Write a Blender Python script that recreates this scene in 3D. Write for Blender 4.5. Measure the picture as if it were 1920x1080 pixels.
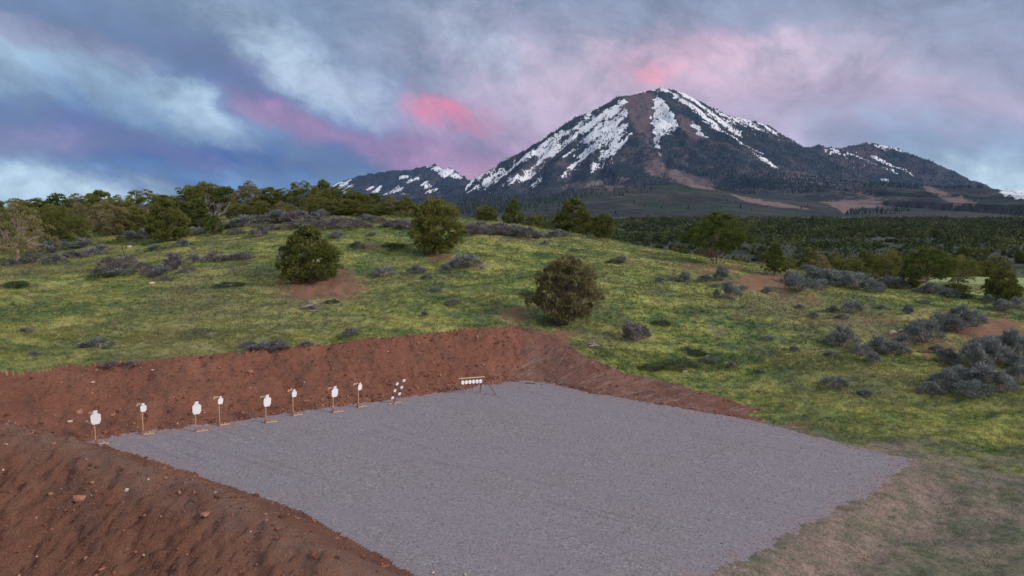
import bpy, math, random
import numpy as np
from mathutils import Vector, Matrix
R = math.radians
sc = bpy.context.scene
for o in list(bpy.data.objects): bpy.data.objects.remove(o)

# ------------------------------------------------------------------ camera
CAMH = 11.0; F = 1297.0; PITCH = math.atan((540 - 395) / F)
cd = bpy.data.cameras.new("camera"); cam = bpy.data.objects.new("camera", cd)
sc.collection.objects.link(cam); sc.camera = cam
cam.location = (0, 0, CAMH); cam.rotation_euler = (math.pi / 2 - PITCH, 0, 0)
cd.sensor_width = 36; cd.lens = 36 * F / 1920; cd.clip_start = 0.5; cd.clip_end = 60000
CP, SP = math.cos(PITCH), math.sin(PITCH)

def ray(u, v):                      # photo position -> world direction with y = 1
    a = u - 960; b = -(v - 540)
    y = F * CP + b * SP; z = -F * SP + b * CP
    return a / y, z / y
def at(u, v, Y):                    # world point at distance Y
    dx, dz = ray(u, v); return np.array((dx * Y, Y, CAMH + dz * Y))
def on_z(u, v, z):
    dx, dz = ray(u, v); Y = (z - CAMH) / dz; return np.array((dx * Y, Y, z))
def lin(c):
    return tuple(((x / 255) / 12.92 if x <= 10 else (((x / 255) + .055) / 1.055) ** 2.4) for x in c)

# ------------------------------------------------------------------ light
SUN_EL, SUN_AZ = 27.0, 116.0        # azimuth clockwise from the view direction (+y)
sd = bpy.data.lights.new("sun", 'SUN'); so = bpy.data.objects.new("sun", sd); sc.collection.objects.link(so)
sd.energy = 2.6; sd.angle = R(12); sd.color = (1.0, .90, .86)
sdir = Vector((math.sin(R(SUN_AZ)) * math.cos(R(SUN_EL)), math.cos(R(SUN_AZ)) * math.cos(R(SUN_EL)), math.sin(R(SUN_EL))))
so.rotation_euler = sdir.to_track_quat('Z', 'Y').to_euler()
sc.view_settings.view_transform = 'Standard'; sc.view_settings.look = 'None'
sc.view_settings.exposure = 0.0; sc.view_settings.gamma = 1
try:
    sc.cycles.max_bounces = 5; sc.cycles.diffuse_bounces = 3; sc.cycles.transparent_max_bounces = 8
    sc.cycles.volume_bounces = 0
except Exception: pass

# ------------------------------------------------------------------ sky
w = bpy.data.worlds.new("World"); sc.world = w; w.use_nodes = True
nt = w.node_tree; nt.nodes.clear()
class NT:
    def __init__(s, t): s.t = t
    def n(s, typ, **k):
        d = s.t.nodes.new(typ)
        for a, b in k.items(): setattr(d, a, b)
        return d
    def l(s, a, b): s.t.links.new(a, b)
    def val(s, sock, v):
        if isinstance(v, bpy.types.NodeSocket): s.l(v, sock)
        elif v is not None: sock.default_value = v
    def math(s, op, a, b=None, c=None, clamp=False):
        d = s.n('ShaderNodeMath', operation=op, use_clamp=clamp)
        for i, x in enumerate((a, b, c)):
            if x is not None: s.val(d.inputs[i], x)
        return d.outputs[0]
    def vm(s, op, a, b=None, scale=None):
        d = s.n('ShaderNodeVectorMath', operation=op)
        s.val(d.inputs[0], a)
        if b is not None: s.val(d.inputs[1], b)
        if scale is not None: s.val(d.inputs['Scale'], scale)
        return d.outputs[0]
    def mix(s, f, a, b, mode='MIX'):
        d = s.n('ShaderNodeMix', data_type='RGBA', blend_type=mode)
        s.val(d.inputs[0], f)
        for i, x in ((6, a), (7, b)):
            if isinstance(x, tuple) and len(x) == 3: x = (*x, 1)
            s.val(d.inputs[i], x)
        return d.outputs[2]
    def noise(s, vec, scale, detail=4, rough=.55, dist=0.0, out='Fac'):
        d = s.n('ShaderNodeTexNoise'); s.val(d.inputs['Vector'], vec)
        d.inputs['Scale'].default_value = scale; d.inputs['Detail'].default_value = detail
        d.inputs['Roughness'].default_value = rough; d.inputs['Distortion'].default_value = dist
        return d.outputs[out]
    def mapping(s, vec, loc=(0, 0, 0), rot=(0, 0, 0), scale=(1, 1, 1), typ='POINT'):
        d = s.n('ShaderNodeMapping', vector_type=typ); s.val(d.inputs['Vector'], vec)
        d.inputs['Location'].default_value = loc; d.inputs['Rotation'].default_value = rot
        d.inputs['Scale'].default_value = scale
        return d.outputs[0]
    def ramp(s, f, stops, interp='LINEAR'):
        d = s.n('ShaderNodeValToRGB'); s.val(d.inputs[0], f); cr = d.color_ramp; cr.interpolation = interp
        while len(cr.elements) > 1: cr.elements.remove(cr.elements[-1])
        for i, (p, c) in enumerate(stops):
            e = cr.elements[0] if i == 0 else cr.elements.new(p)
            e.position = p
            if not isinstance(c, tuple): c = (c, c, c)
            e.color = (*c, 1)
        return d.outputs[0]
    def attr(s, name, out='Fac'):
        return s.n('ShaderNodeAttribute', attribute_name=name).outputs[out]
    def rng(s, f, a, b, c=0.0, d=1.0, smooth=False):
        m = s.n('ShaderNodeMapRange', interpolation_type='SMOOTHSTEP' if smooth else 'LINEAR')
        s.val(m.inputs[0], f)
        for i, x in enumerate((a, b, c, d)): m.inputs[i + 1].default_value = x
        return m.outputs[0]

W = NT(nt)
tc = W.n('ShaderNodeTexCoord').outputs['Generated']
sep = W.n('ShaderNodeSeparateXYZ'); W.l(tc, sep.inputs[0])
az = W.math('ARCTAN2', sep.outputs[0], sep.outputs[1]); el = W.math('ARCSINE', sep.outputs[2])
cmb = W.n('ShaderNodeCombineXYZ'); W.l(az, cmb.inputs[0]); W.l(el, cmb.inputs[1])
P0 = cmb.outputs[0]
streak = W.mapping(P0, rot=(0, 0, R(-16)), scale=(1.05, .72, 1), typ='TEXTURE')
wn = W.noise(streak, 3.4, 5, .55, out='Color')
wn = W.vm('SUBTRACT', wn, (.5, .5, .5)); wn = W.vm('MULTIPLY', wn, (.20, .11, 0))
wn2 = W.noise(streak, 16, 5, .6, out='Color')
wn2 = W.vm('SUBTRACT', wn2, (.5, .5, .5)); wn2 = W.vm('MULTIPLY', wn2, (.085, .06, 0))
PW = W.vm('ADD', W.vm('ADD', P0, wn), wn2)
detail = W.noise(streak, 6.5, 8, .64, .5)
fine = W.noise(W.mapping(P0, rot=(0, 0, R(-20)), scale=(1.1, .8, 1), typ='TEXTURE'), 19, 6, .62, .4)
det_f = W.rng(W.math('ADD', W.math('MULTIPLY', detail, .6), W.math('MULTIPLY', fine, .4)), .32, .64, .35, 1.3)
colr = W.ramp(W.rng(el, -.05, 1.2), [(0, lin((150, 172, 192))), (.10, lin((138, 158, 185))), (.28, lin((122, 142, 170))), (.5, lin((165, 178, 196))), (1, lin((205, 210, 220)))])
# unseen sky behind the camera, brightened to add soft light on the ground
back = W.rng(sep.outputs[1], -.25, -.85, 0, 1, True)
colr = W.mix(back, colr, lin((196, 196, 206)))
BLOBS = [  # u, v, ru, rv, tilt, sRGB, opacity
 (120, 30, 460, 90, 8, (122, 146, 176), .7),
 (1000, 30, 560, 90, 4, (126, 145, 170), .8),
 (1000, 190, 420, 200, 18, (178, 176, 200), .75),
 (1460, 150, 760, 190, 3, (210, 189, 208), .92),
 (1250, 240, 560, 140, 0, (206, 184, 206), .8),
 (1400, 25, 560, 70, 2, (138, 152, 178), .75),
 (1860, 60, 420, 130, 5, (148, 162, 188), .8),
 (1640, 205, 520, 70, 5, (172, 164, 190), .75),
 (1780, 255, 380, 60, 6, (150, 165, 190), .75),
 (1800, 296, 300, 50, 8, (128, 156, 186), .8),
 (1900, 330, 240, 60, 10, (190, 214, 228), 1.0),
 (430, 165, 760, 170, 14, (104, 125, 160), .9),
 (700, 240, 460, 110, 14, (88, 108, 158), .9),
 (60, 140, 330, 80, 16, (166, 194, 214), .95),
 (300, 195, 330, 70, 14, (148, 176, 204), .9),
 (385, 222, 130, 55, 25, (192, 216, 234), .9),
 (300, 305, 640, 120, 7, (58, 92, 150), 1.0),
 (40, 352, 330, 85, 16, (190, 216, 232), 1.0),
 (520, 340, 420, 42, 4, (110, 146, 190), .85),
 (575, 115, 230, 80, 30, (186, 208, 228), .9),
 (690, 175, 260, 60, 24, (172, 184, 208), .7),
 (880, 90, 160, 45, 25, (176, 190, 212), .6),
 (90, 85, 190, 40, 5, (146, 140, 170), .6),
 (40, 250, 170, 32, 8, (152, 144, 176), .6),
 (270, 268, 240, 30, 12, (122, 124, 168), .5),
 (430, 110, 150, 40, 15, (118, 122, 162), .5),
 (560, 215, 160, 40, 20, (176, 134, 166), .5),
 (690, 262, 230, 40, 12, (158, 126, 164), .5),
 (800, 292, 220, 46, 8, (164, 128, 164), .5),
 (905, 270, 210, 100, 10, (188, 148, 180), .6),
 (1010, 220, 240, 120, 10, (196, 178, 202), .5),
 (850, 207, 90, 44, 16, (226, 134, 168), .72),
 (828, 196, 60, 26, 10, (242, 138, 160), .55),
 (935, 312, 90, 26, 0, (200, 146, 170), .6),
 (1255, 112, 170, 80, -14, (220, 166, 190), .42),
 (1240, 140, 70, 34, 0, (236, 156, 172), .6),
 (1340, 170, 180, 40, 5, (218, 180, 200), .25),
 (980, 75, 150, 36, 10, (140, 150, 178), .5),
]
for (u, v, ru, rv, tilt, c, op) in BLOBS:
    dx, dz = ray(u, v); a = math.atan2(dx, 1); e = math.atan2(dz, math.hypot(dx, 1))
    m = W.mapping(PW, loc=(a, e, 0), rot=(0, 0, -R(tilt)), scale=(ru / F, rv / F, 1), typ='TEXTURE')
    g = W.n('ShaderNodeTexGradient', gradient_type='SPHERICAL'); W.l(m, g.inputs[0])
    f = W.rng(g.outputs['Fac'], 0, .85, 0, op, True)
    f = W.math('MULTIPLY', f, det_f, clamp=True)
    colr = W.mix(f, colr, lin(c))
tone = W.math('MULTIPLY', W.rng(detail, .28, .72, .74, 1.22), W.rng(fine, .3, .7, .89, 1.11))
colr = W.mix(1.0, colr, tone, 'MULTIPLY')
sky = W.n('ShaderNodeTexSky', sky_type='NISHITA'); sky.sun_disc = False
sky.sun_elevation = R(SUN_EL); sky.sun_rotation = R(SUN_AZ)
bg1 = W.n('ShaderNodeBackground'); W.l(sky.outputs[0], bg1.inputs[0]); bg1.inputs[1].default_value = .06
bg2 = W.n('ShaderNodeBackground'); W.l(colr, bg2.inputs[0]); bg2.inputs[1].default_value = 1.12
ms = W.n('ShaderNodeMixShader'); ms.inputs[0].default_value = .96
W.l(bg1.outputs[0], ms.inputs[1]); W.l(bg2.outputs[0], ms.inputs[2])
wo = W.n('ShaderNodeOutputWorld'); W.l(ms.outputs[0], wo.inputs[0])

# ------------------------------------------------------------------ helpers
rs = np.random.RandomState(7)
_perm = rs.permutation(4096); _gr = rs.rand(4096) * 2 * np.pi
_gx, _gy = np.cos(_gr), np.sin(_gr)
def pn(x, y):
    xi = np.floor(x).astype(np.int64); yi = np.floor(y).astype(np.int64); fx = x - xi; fy = y - yi
    def g(i, j, a, b):
        h = _perm[(_perm[(xi + i) & 4095] + yi + j) & 4095]
        return _gx[h] * a + _gy[h] * b
    sx = fx * fx * fx * (fx * (fx * 6 - 15) + 10); sy = fy * fy * fy * (fy * (fy * 6 - 15) + 10)
    a = g(0, 0, fx, fy); b = g(1, 0, fx - 1, fy); c = g(0, 1, fx, fy - 1); d = g(1, 1, fx - 1, fy - 1)
    return (a + (b - a) * sx) * (1 - sy) + (c + (d - c) * sx) * sy
def fbm(x, y, s, o=4, r=.5, off=0.0):
    t = 0; a = 1; n = 0
    for i in range(o):
        t = t + a * pn(x / s + off + 13.7 * i, y / s + off * .7 + 7.1 * i); n += a; a *= r; s = s / 2.03
    return t / n * 1.6
def ss(a, b, x):
    t = np.clip((x - a) / (b - a), 0, 1); return t * t * (3 - 2 * t)

def mesh(name, V, faces, mats=(), smooth=False, fattr=None, vattr=None, mi=None):
    """faces: array (n,3) or (n,4), or a list of such arrays"""
    V = np.asarray(V, dtype=np.float32); me = bpy.data.meshes.new(name)
    fl = faces if isinstance(faces, list) else [faces]
    fl = [np.asarray(f, dtype=np.int32) for f in fl if len(f)]
    me.vertices.add(len(V)); me.vertices.foreach_set('co', V.ravel())
    idx = np.concatenate([f.ravel() for f in fl]); cnt = np.concatenate([np.full(len(f), f.shape[1], np.int32) for f in fl])
    st = np.zeros(len(cnt), np.int32); st[1:] = np.cumsum(cnt)[:-1]
    me.loops.add(len(idx)); me.loops.foreach_set('vertex_index', idx)
    me.polygons.add(len(cnt)); me.polygons.foreach_set('loop_start', st); me.polygons.foreach_set('loop_total', cnt)
    for m in mats: me.materials.append(m)
    if mi is not None: me.polygons.foreach_set('material_index', np.asarray(mi, np.int32))
    me.polygons.foreach_set('use_smooth', np.full(len(cnt), smooth, bool))
    for k, a in (fattr or {}).items():
        at_ = me.attributes.new(k, 'FLOAT', 'FACE'); at_.data.foreach_set('value', np.asarray(a, np.float32))
    for k, a in (vattr or {}).items():
        at_ = me.attributes.new(k, 'FLOAT', 'POINT'); at_.data.foreach_set('value', np.asarray(a, np.float32))
    me.update(calc_edges=True)
    return me
def link(name, data, parent=None, **props):
    o = bpy.data.objects.new(name, data); sc.collection.objects.link(o)
    if parent is not None: o.parent = parent
    for k, v in props.items(): o[k] = v
    return o
def thing(name, loc, label, category, group=None, rz=0.0, scale=(1, 1, 1)):
    o = link(name, None, label=label, category=category)
    if group: o['group'] = group
    o.location = loc; o.rotation_euler = (0, 0, rz); o.scale = scale; o.empty_display_size = .3
    return o
def copy_thing(o, loc, label, rz=0.0, scale=(1, 1, 1)):
    c = o.copy(); sc.collection.objects.link(c)
    c.location = loc; c.rotation_euler = (0, 0, rz); c.scale = scale; c['label'] = label
    for ch in o.children:
        k = ch.copy(); sc.collection.objects.link(k); k.parent = c
        for g in ch.children:
            q = g.copy(); sc.collection.objects.link(q); q.parent = k
    return c
ORD = ["first", "second", "third", "fourth", "fifth", "sixth", "seventh", "eighth", "ninth", "tenth", "eleventh", "twelfth", "thirteenth", "fourteenth", "fifteenth", "sixteenth", "seventeenth", "eighteenth", "nineteenth", "twentieth"]
ORD += ["twenty-" + a for a in ORD[:9]] + ["thirtieth"] + ["thirty-" + a for a in ORD[:9]] + ["fortieth"]

def box_vf(c, d, ax=None, bevel=0.0):
    """box centred c, full dims d, axes rows ax"""
    ax = np.eye(3) if ax is None else np.asarray(ax, float)
    s = np.array([(x, y, z) for x in (-.5, .5) for y in (-.5, .5) for z in (-.5, .5)]) * np.asarray(d)
    V = np.asarray(c) + s @ ax
    Fc = np.array([(0, 1, 3, 2), (4, 6, 7, 5), (0, 4, 5, 1), (2, 3, 7, 6), (0, 2, 6, 4), (1, 5, 7, 3)])
    return V, Fc
def beam_vf(a, b, wd, th, up=(0, 0, 1)):
    a = np.asarray(a, float); b = np.asarray(b, float); z = b - a; L = np.linalg.norm(z); z = z / L
    x = np.cross(up, z)
    if np.linalg.norm(x) < 1e-3: x = np.array((1., 0, 0))
    x = x / np.linalg.norm(x); y = np.cross(z, x)
    return box_vf((a + b) / 2, (wd, th, L), (x, y, z))
def prism_vf(pts, th, org, ex, ez, en):
    """outline pts (a,b) extruded th along en"""
    org, ex, ez, en = map(np.asarray, (org, ex, ez, en)); n = len(pts)
    P = np.array([org + p[0] * ex + p[1] * ez for p in pts])
    V = np.vstack([P - en * th / 2, P + en * th / 2])
    F3 = [(0, i + 1, i) for i in range(1, n - 1)] + [(n, n + i, n + i + 1) for i in range(1, n - 1)]
    F4 = [(i, (i + 1) % n, n + (i + 1) % n, n + i) for i in range(n)]
    return V, np.array(F3), np.array(F4)
def join(parts):
    Vs = []; F = {3: [], 4: []}; o = 0
    for p in parts:
        Vs.append(p[0])
        for f in p[1:]:
            f = np.asarray(f)
            if len(f): F[f.shape[1]].append(f + o)
        o += len(p[0])
    return np.vstack(Vs), [np.vstack(F[k]) for k in (3, 4) if F[k]]
def tube_vf(pts, rad, n=7):
    pts = np.asarray(pts, float); rad = np.asarray(rad, float); V = []
    for i, p in enumerate(pts):
        t = pts[min(i + 1, len(pts) - 1)] - pts[max(i - 1, 0)]; t = t / (np.linalg.norm(t) + 1e-9)
        a = np.cross(t, (0.31, .95, .1)); a /= np.linalg.norm(a); b = np.cross(t, a)
        for k in range(n):
            q = 2 * np.pi * k / n; V.append(p + rad[i] * (math.cos(q) * a + math.sin(q) * b))
    Fq = [(i * n + k, i * n + (k + 1) % n, (i + 1) * n + (k + 1) % n, (i + 1) * n + k) for i in range(len(pts) - 1) for k in range(n)]
    return np.array(V), np.array(Fq)

def material(name, rough=.9, spec=.2):
    m = bpy.data.materials.new(name); m.use_nodes = True; t = m.node_tree; t.nodes.clear(); N = NT(t)
    b = N.n('ShaderNodeBsdfPrincipled'); b.inputs['Roughness'].default_value = rough
    b.inputs['Specular IOR Level'].default_value = spec
    o = N.n('ShaderNodeOutputMaterial'); N.l(b.outputs[0], o.inputs[0])
    N.pos = N.n('ShaderNodeNewGeometry').outputs['Position']; N.b = b; N.o = o
    return m, N
def bump(N, h, strength=.5, dist=.05, nrm=None):
    d = N.n('ShaderNodeBump'); d.inputs['Strength'].default_value = strength; d.inputs['Distance'].default_value = dist
    N.val(d.inputs['Height'], h)
    if nrm is not None: N.l(nrm, d.inputs['Normal'])
    return d.outputs[0]

# ------------------------------------------------------------------ materials of the ground
def soil_colour(N, red=1.0):
    p = N.pos
    a = N.noise(p, .35, 4, .6); b = N.noise(p, 3.5, 6, .7); c = N.noise(p, 14, 4, .7)
    col = N.ramp(a, [(.3, (.235, .074, .044)), (.5, (.30, .098, .057)), (.7, (.36, .128, .078))])
    big = N.noise(N.mapping(p, rot=(0, 0, R(-60)), scale=(2.6, .8, 2), typ='TEXTURE'), .9, 6, .65)
    col = N.mix(N.rng(big, .50, .66, 0, .75), col, (.115, .062, .050))
    col = N.mix(N.rng(big, .30, .42, .5, 0), col, (.42, .175, .10))
    col = N.mix(N.rng(b, .35, .75, 0, .6), col, (.25, .094, .060))
    col = N.mix(N.rng(c, .55, .8, 0, .6), col, (.44, .22, .15))
    col = N.mix(N.rng(c, .25, .42, .65, 0), col, (.12, .05, .035))
    v = N.n('ShaderNodeTexVoronoi'); N.l(p, v.inputs['Vector']); v.inputs['Scale'].default_value = 5.5
    st = N.math('MULTIPLY', N.rng(v.outputs['Distance'], .10, .2, 1, 0), N.rng(N.noise(p, 1.1, 3), .5, .6))
    col = N.mix(N.math('MULTIPLY', st, .3), col, (.42, .24, .17))
    return col, b, c, v.outputs['Distance']

def m_soil(name, tint, dark=None, streaks=False):
    m, N = material(name)
    col, b, c, vd = soil_colour(N)
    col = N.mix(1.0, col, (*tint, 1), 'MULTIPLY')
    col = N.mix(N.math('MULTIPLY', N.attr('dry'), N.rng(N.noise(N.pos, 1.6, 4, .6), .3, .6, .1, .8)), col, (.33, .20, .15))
    if streaks:   # marks the machine blade left down the cut face
        s = N.mapping(N.pos, rot=(0, 0, R(36)), scale=(3.2, .42, 3), typ='TEXTURE')
        q = N.noise(s, 1.5, 6, .65, .9); qm = N.rng(N.noise(N.pos, .45, 4, .6), .42, .6)
        col = N.mix(N.math('MULTIPLY', N.rng(q, .48, .62, 0, .85), qm), col, (.46, .32, .26))
        col = N.mix(N.rng(q, .28, .44, .4, 0), col, (.12, .065, .05))
    N.l(col, N.b.inputs['Base Color'])
    h = N.math('ADD', N.math('MULTIPLY', b, 1.0), N.math('MULTIPLY', c, .35))
    N.l(bump(N, h, 1.0, .30), N.b.inputs['Normal'])
    return m

MAT = {}
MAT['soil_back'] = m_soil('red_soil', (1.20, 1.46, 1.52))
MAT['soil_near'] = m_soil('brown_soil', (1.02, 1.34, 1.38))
MAT['soil_cut'] = m_soil('cut_soil', (1.02, 1.40, 1.65), streaks=True)

m, N = material('gravel')
p = N.pos
v = N.n('ShaderNodeTexVoronoi'); N.l(p, v.inputs['Vector']); v.inputs['Scale'].default_value = 14
v2 = N.n('ShaderNodeTexVoronoi'); N.l(p, v2.inputs['Vector']); v2.inputs['Scale'].default_value = 33
sp_ = N.n('ShaderNodeSeparateColor'); N.l(v.outputs['Color'], sp_.inputs[0])
sp2 = N.n('ShaderNodeSeparateColor'); N.l(v2.outputs['Color'], sp2.inputs[0])
g = N.math('ADD', N.math('MULTIPLY', sp_.outputs[0], .55), N.math('MULTIPLY', sp2.outputs[0], .45))
col = N.ramp(g, [(.1, (.155, .136, .142)), (.45, (.238, .211, .218)), (.7, (.292, .262, .270)), (.95, (.43, .40, .415))])
tr = N.mapping(p, rot=(0, 0, R(-35.5)), scale=(16, .8, 1), typ='TEXTURE')
s1 = N.noise(tr, 1.0, 5, .6); s2 = N.noise(tr, 2.3, 4, .6)
col = N.mix(N.rng(s1, .38, .62, .0, .55), col, (.25, .208, .222))
col = N.mix(N.rng(N.noise(p, .16, 4, .6), .35, .65, 0, .45), col, (.265, .24, .275))
line = N.math('MULTIPLY', N.rng(s2, .57, .66, 0, .42), N.rng(N.noise(p, .12, 2), .42, .56))
col = N.mix(line, col, (.16, .14, .165))
col = N.mix(N.math('MULTIPLY', N.attr('edge'), N.rng(N.noise(p, .8, 5, .7), .4, .65, 0, 1.3)), col, (.34, .20, .175))
N.l(col, N.b.inputs['Base Color'])
N.l(bump(N, N.math('ADD', sp_.outputs[1], N.math('MULTIPLY', s2, 2)), .5, .03), N.b.inputs['Normal'])
MAT['gravel'] = m

def grass_col(N):
    p = N.pos
    a = N.noise(p, .055, 4, .6); b = N.noise(N.mapping(p, scale=(.55, 1.0, 1)), .42, 5, .65); c = N.noise(p, 2.6, 5, .7)
    t = N.math('ADD', N.math('ADD', N.math('MULTIPLY', b, .58), N.math('MULTIPLY', c, .34)), N.math('MULTIPLY', N.noise(N.mapping(p, scale=(.7, 1, 1)), .14, 4, .6), .34)); t = N.math('SUBTRACT', t, .13)
    col = N.ramp(t, [(.33, (.045, .080, .040)), (.42, (.085, .130, .045)), (.48, (.160, .195, .054)), (.535, (.275, .285, .075)), (.64, (.41, .375, .13))])
    e = N.noise(N.mapping(p, scale=(.7, 1.0, 1)), .95, 4, .6)
    col = N.mix(N.rng(e, .52, .64, 0, .6), col, (.062, .105, .050))
    col = N.mix(N.rng(a, .48, .64, 0, .6), col, (.19, .165, .095))
    col = N.mix(N.rng(N.noise(p, .3, 3, .6), .58, .70, 0, .5), col, (.085, .100, .072))
    return col, a, b, c
m, N = material('grass_ground')
col, a, b, c = grass_col(N)
so_col, sb, sc_, vd = soil_colour(N)
so_col = N.mix(1.0, so_col, (.80, 1.12, 1.22, 1), 'MULTIPLY')
sm = N.math('ADD', N.attr('bare'), N.math('MULTIPLY', N.math('SUBTRACT', N.noise(N.pos, .9, 8, .75), .5), 3.2))
smf = N.math('MULTIPLY', N.rng(sm, .34, .80, 0, .92), N.rng(N.attr('bare'), .02, .12))
col = N.mix(smf, col, so_col)
# trodden pinkish dirt with thin grass, low right
tm = N.attr('trod')
pk = N.mix(N.rng(N.noise(N.mapping(N.pos, rot=(0, 0, R(-25)), scale=(1.5, .9, 1), typ='TEXTURE'), 1.1, 12, .90), .43, .57), N.mix(N.attr('fringe'), (.20, .160, .135), (.31, .205, .19)), N.mix(N.attr('fringe'), (.062, .092, .050), (.11, .115, .080)))
pk = N.mix(N.rng(N.noise(N.pos, 14, 4, .7), .35, .65), N.mix(1.0, pk, (.70, .72, .72, 1), 'MULTIPLY'), N.mix(1.0, pk, (1.3, 1.25, 1.22, 1), 'MULTIPLY'))
pk = N.mix(N.rng(N.noise(N.pos, 3, 5, .7), .5, .75, 0, .4), pk, (.23, .19, .15))
col = N.mix(N.math('MULTIPLY', tm, .92), col, pk)
far = N.attr('far')
col = N.mix(far, col, N.ramp(N.noise(N.pos, .02, 5, .6), [(.35, (.035, .052, .032)), (.6, (.075, .075, .055))]))
col = N.mix(N.attr('meadow'), col, (.29, .33, .155))
N.l(col, N.b.inputs['Base Color'])
hh = N.math('ADD', N.math('MULTIPLY', b, 1.2), N.math('MULTIPLY', c, .6))
N.l(bump(N, hh, .8, .22), N.b.inputs['Normal'])
MAT['ground'] = m

# ------------------------------------------------------------------ terrain
CTRL = [  # natural ground: photo position and distance of a point on it
 (-300, 720, 32), (0, 692, 37.5), (200, 682, 40), (400, 665, 42.5), (600, 650, 45), (800, 630, 48), (950, 608, 50.5),
 (-300, 600, 50), (0, 590, 52), (300, 580, 54), (600, 562, 57), (800, 542, 60), (1000, 545, 60), (1060, 603, 52.5), (1200, 560, 59),
 (-300, 510, 72), (0, 500, 75), (150, 478, 82), (300, 458, 86), (570, 524, 64), (820, 476, 75), (1000, 472, 80), (1200, 482, 80), (1345, 494, 84),
 (-300, 450, 92), (0, 450, 95), (200, 436, 98), (450, 408, 108), (650, 404, 108), (780, 406, 104), (900, 415, 99), (1000, 428, 96), (1150, 455, 91),
 (1300, 482, 88), (1450, 512, 80), (1560, 523, 77), (1640, 533, 74), (1750, 550, 69), (1900, 572, 63), (2200, 600, 58),
 (1045, 626, 48.8), (1072, 652, 46.8), (1150, 693, 44.0), (1250, 715, 42.2), (1350, 742, 39.9), (1432, 768, 37.9), (1500, 700, 43.5), (1700, 690, 45), (1900, 690, 45), (2200, 700, 45), (1200, 640, 50),
 (1400, 600, 56), (1600, 620, 54), (1800, 630, 52), (1700, 865, 30.4), (1900, 850, 31), (1600, 780, 37), (1800, 780, 36.5), (1900, 1060, 21.4), (2300, 900, 27), (1300, 1200, 17.5), (2500, 1200, 17)]
cp = [at(*c) for c in CTRL]
for x in (-80, -40, 0, 40, 80): cp.append(np.array((x, -5, -.6)))
cp += [np.array(q, float) for q in ((-45, 15, -.3), (-20, 14, -.4), (-8, 10, -.3), (-60, 30, 1.4), (-60, 150, 8), (-30, 150, 7), (0, 145, 4), (12, 128, 2.2), (28, 118, 1), (52, 118, -.5), (70, 122, -.9), (90, 124, -1.0), (70, 104, -1.0), (60, 86, -.5), (75, 78, .2), (80, 55, 1.2), (40, 150, -4.5), (70, 150, -4.5), (90, 150, -4.5), (-80, 150, 7), (-85, 100, 7))]
cp += [at(1545, 512, 96), at(1650, 523, 100), at(1820, 545, 95)]
cp = np.array(cp)
def tps(r): return np.where(r > 1e-9, r * r * np.log(np.maximum(r, 1e-9)), 0)
S = 50.0; cxy = cp[:, :2] / S; n = len(cxy)
K = tps(np.linalg.norm(cxy[:, None] - cxy[None], axis=2)) + np.eye(n) * 2e-4
Pm = np.hstack([np.ones((n, 1)), cxy]); A = np.block([[K, Pm], [Pm.T, np.zeros((3, 3))]])
sol = np.linalg.solve(A, np.concatenate([cp[:, 2], np.zeros(3)]))
def natural(x, y):
    xs = np.clip(x, -90, 92) / S; ys = np.clip(y, -8, 150) / S; sh = xs.shape; xs = xs.ravel(); ys = ys.ravel()
    z = sol[n] + sol[n + 1] * xs + sol[n + 2] * ys
    for i in range(n): z = z + sol[i] * tps(np.hypot(xs - cxy[i, 0], ys - cxy[i, 1]))
    z = z.reshape(sh)
    t = ss(128, 230, y); z = z * (1 - t) + (-6.0) * t + 9 * fbm(x, y, 130, 3, .5, 5.) * ss(170, 320, y) * (1 - ss(1200, 2500, y))
    t = ss(100, 190, np.abs(x)); t2 = np.where(x < 0, t * .5, t)
    z = z * (1 - t2) + np.where(x < 0, 6.0 * (1 - ss(112, 230, y)) - 6 * ss(112, 230, y), -3.5) * t2
    z = z + .40 * fbm(x, y, 9, 3, .5) * ss(8, 30, y)
    return z

PAD = [on_z(u, v, 0)[:2] for u, v in ((150, 832), (235, 815), (330, 803), (400, 797), (470, 786), (560, 772), (640, 762), (740, 748), (840, 735), (905, 725), (950, 717), (1000, 716),
       (1050, 725), (1100, 737), (1200, 753), (1300, 770), (1400, 787), (1440, 797), (1540, 822), (1620, 842), (1705, 862), (1640, 920), (1540, 975), (1420, 1035), (1330, 1080))]
PAD += [np.array(q) for q in ((3.2, 17.5), (1.0, 15.5), (-2.0, 16.5), (-4, 19), (-9, 24.0), (-15, 29.0), (-19.3, 31.6))]
PAD = np.array(PAD)
def seg_dist(x, y, poly, closed=True):
    best = np.full(x.shape, 1e9); tt = np.zeros(x.shape); m_ = len(poly)
    for i in range(m_ if closed else m_ - 1):
        a = poly[i][:2]; b = poly[(i + 1) % m_][:2]; d = b - a; L2 = d @ d
        t = np.clip(((x - a[0]) * d[0] + (y - a[1]) * d[1]) / L2, 0, 1)
        q = np.hypot(x - a[0] - t * d[0], y - a[1] - t * d[1]); k = q < best
        best = np.where(k, q, best); tt = np.where(k, i + t, tt)
    return best, tt
def inside(x, y, poly):
    c = np.zeros(x.shape, bool); m_ = len(poly)
    for i in range(m_):
        a = poly[i]; b = poly[(i + 1) % m_]
        if a[1] == b[1]: continue
        k = ((a[1] > y) != (b[1] > y)) & (x < (b[0] - a[0]) * (y - a[1]) / (b[1] - a[1]) + a[0]); c ^= k
    return c
NEAR = np.array([on_z(-420, 704, 2.9), on_z(-160, 764, 2.7), on_z(0, 797, 2.35), on_z(150, 837, 2.0), on_z(288, 884, 1.8), on_z(412, 928, 1.65), on_z(498, 979, 1.5), on_z(564, 1015, 1.4), on_z(640, 1052, 1.25), on_z(720, 1086, .95), on_z(860, 1150, .3)])
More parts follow.
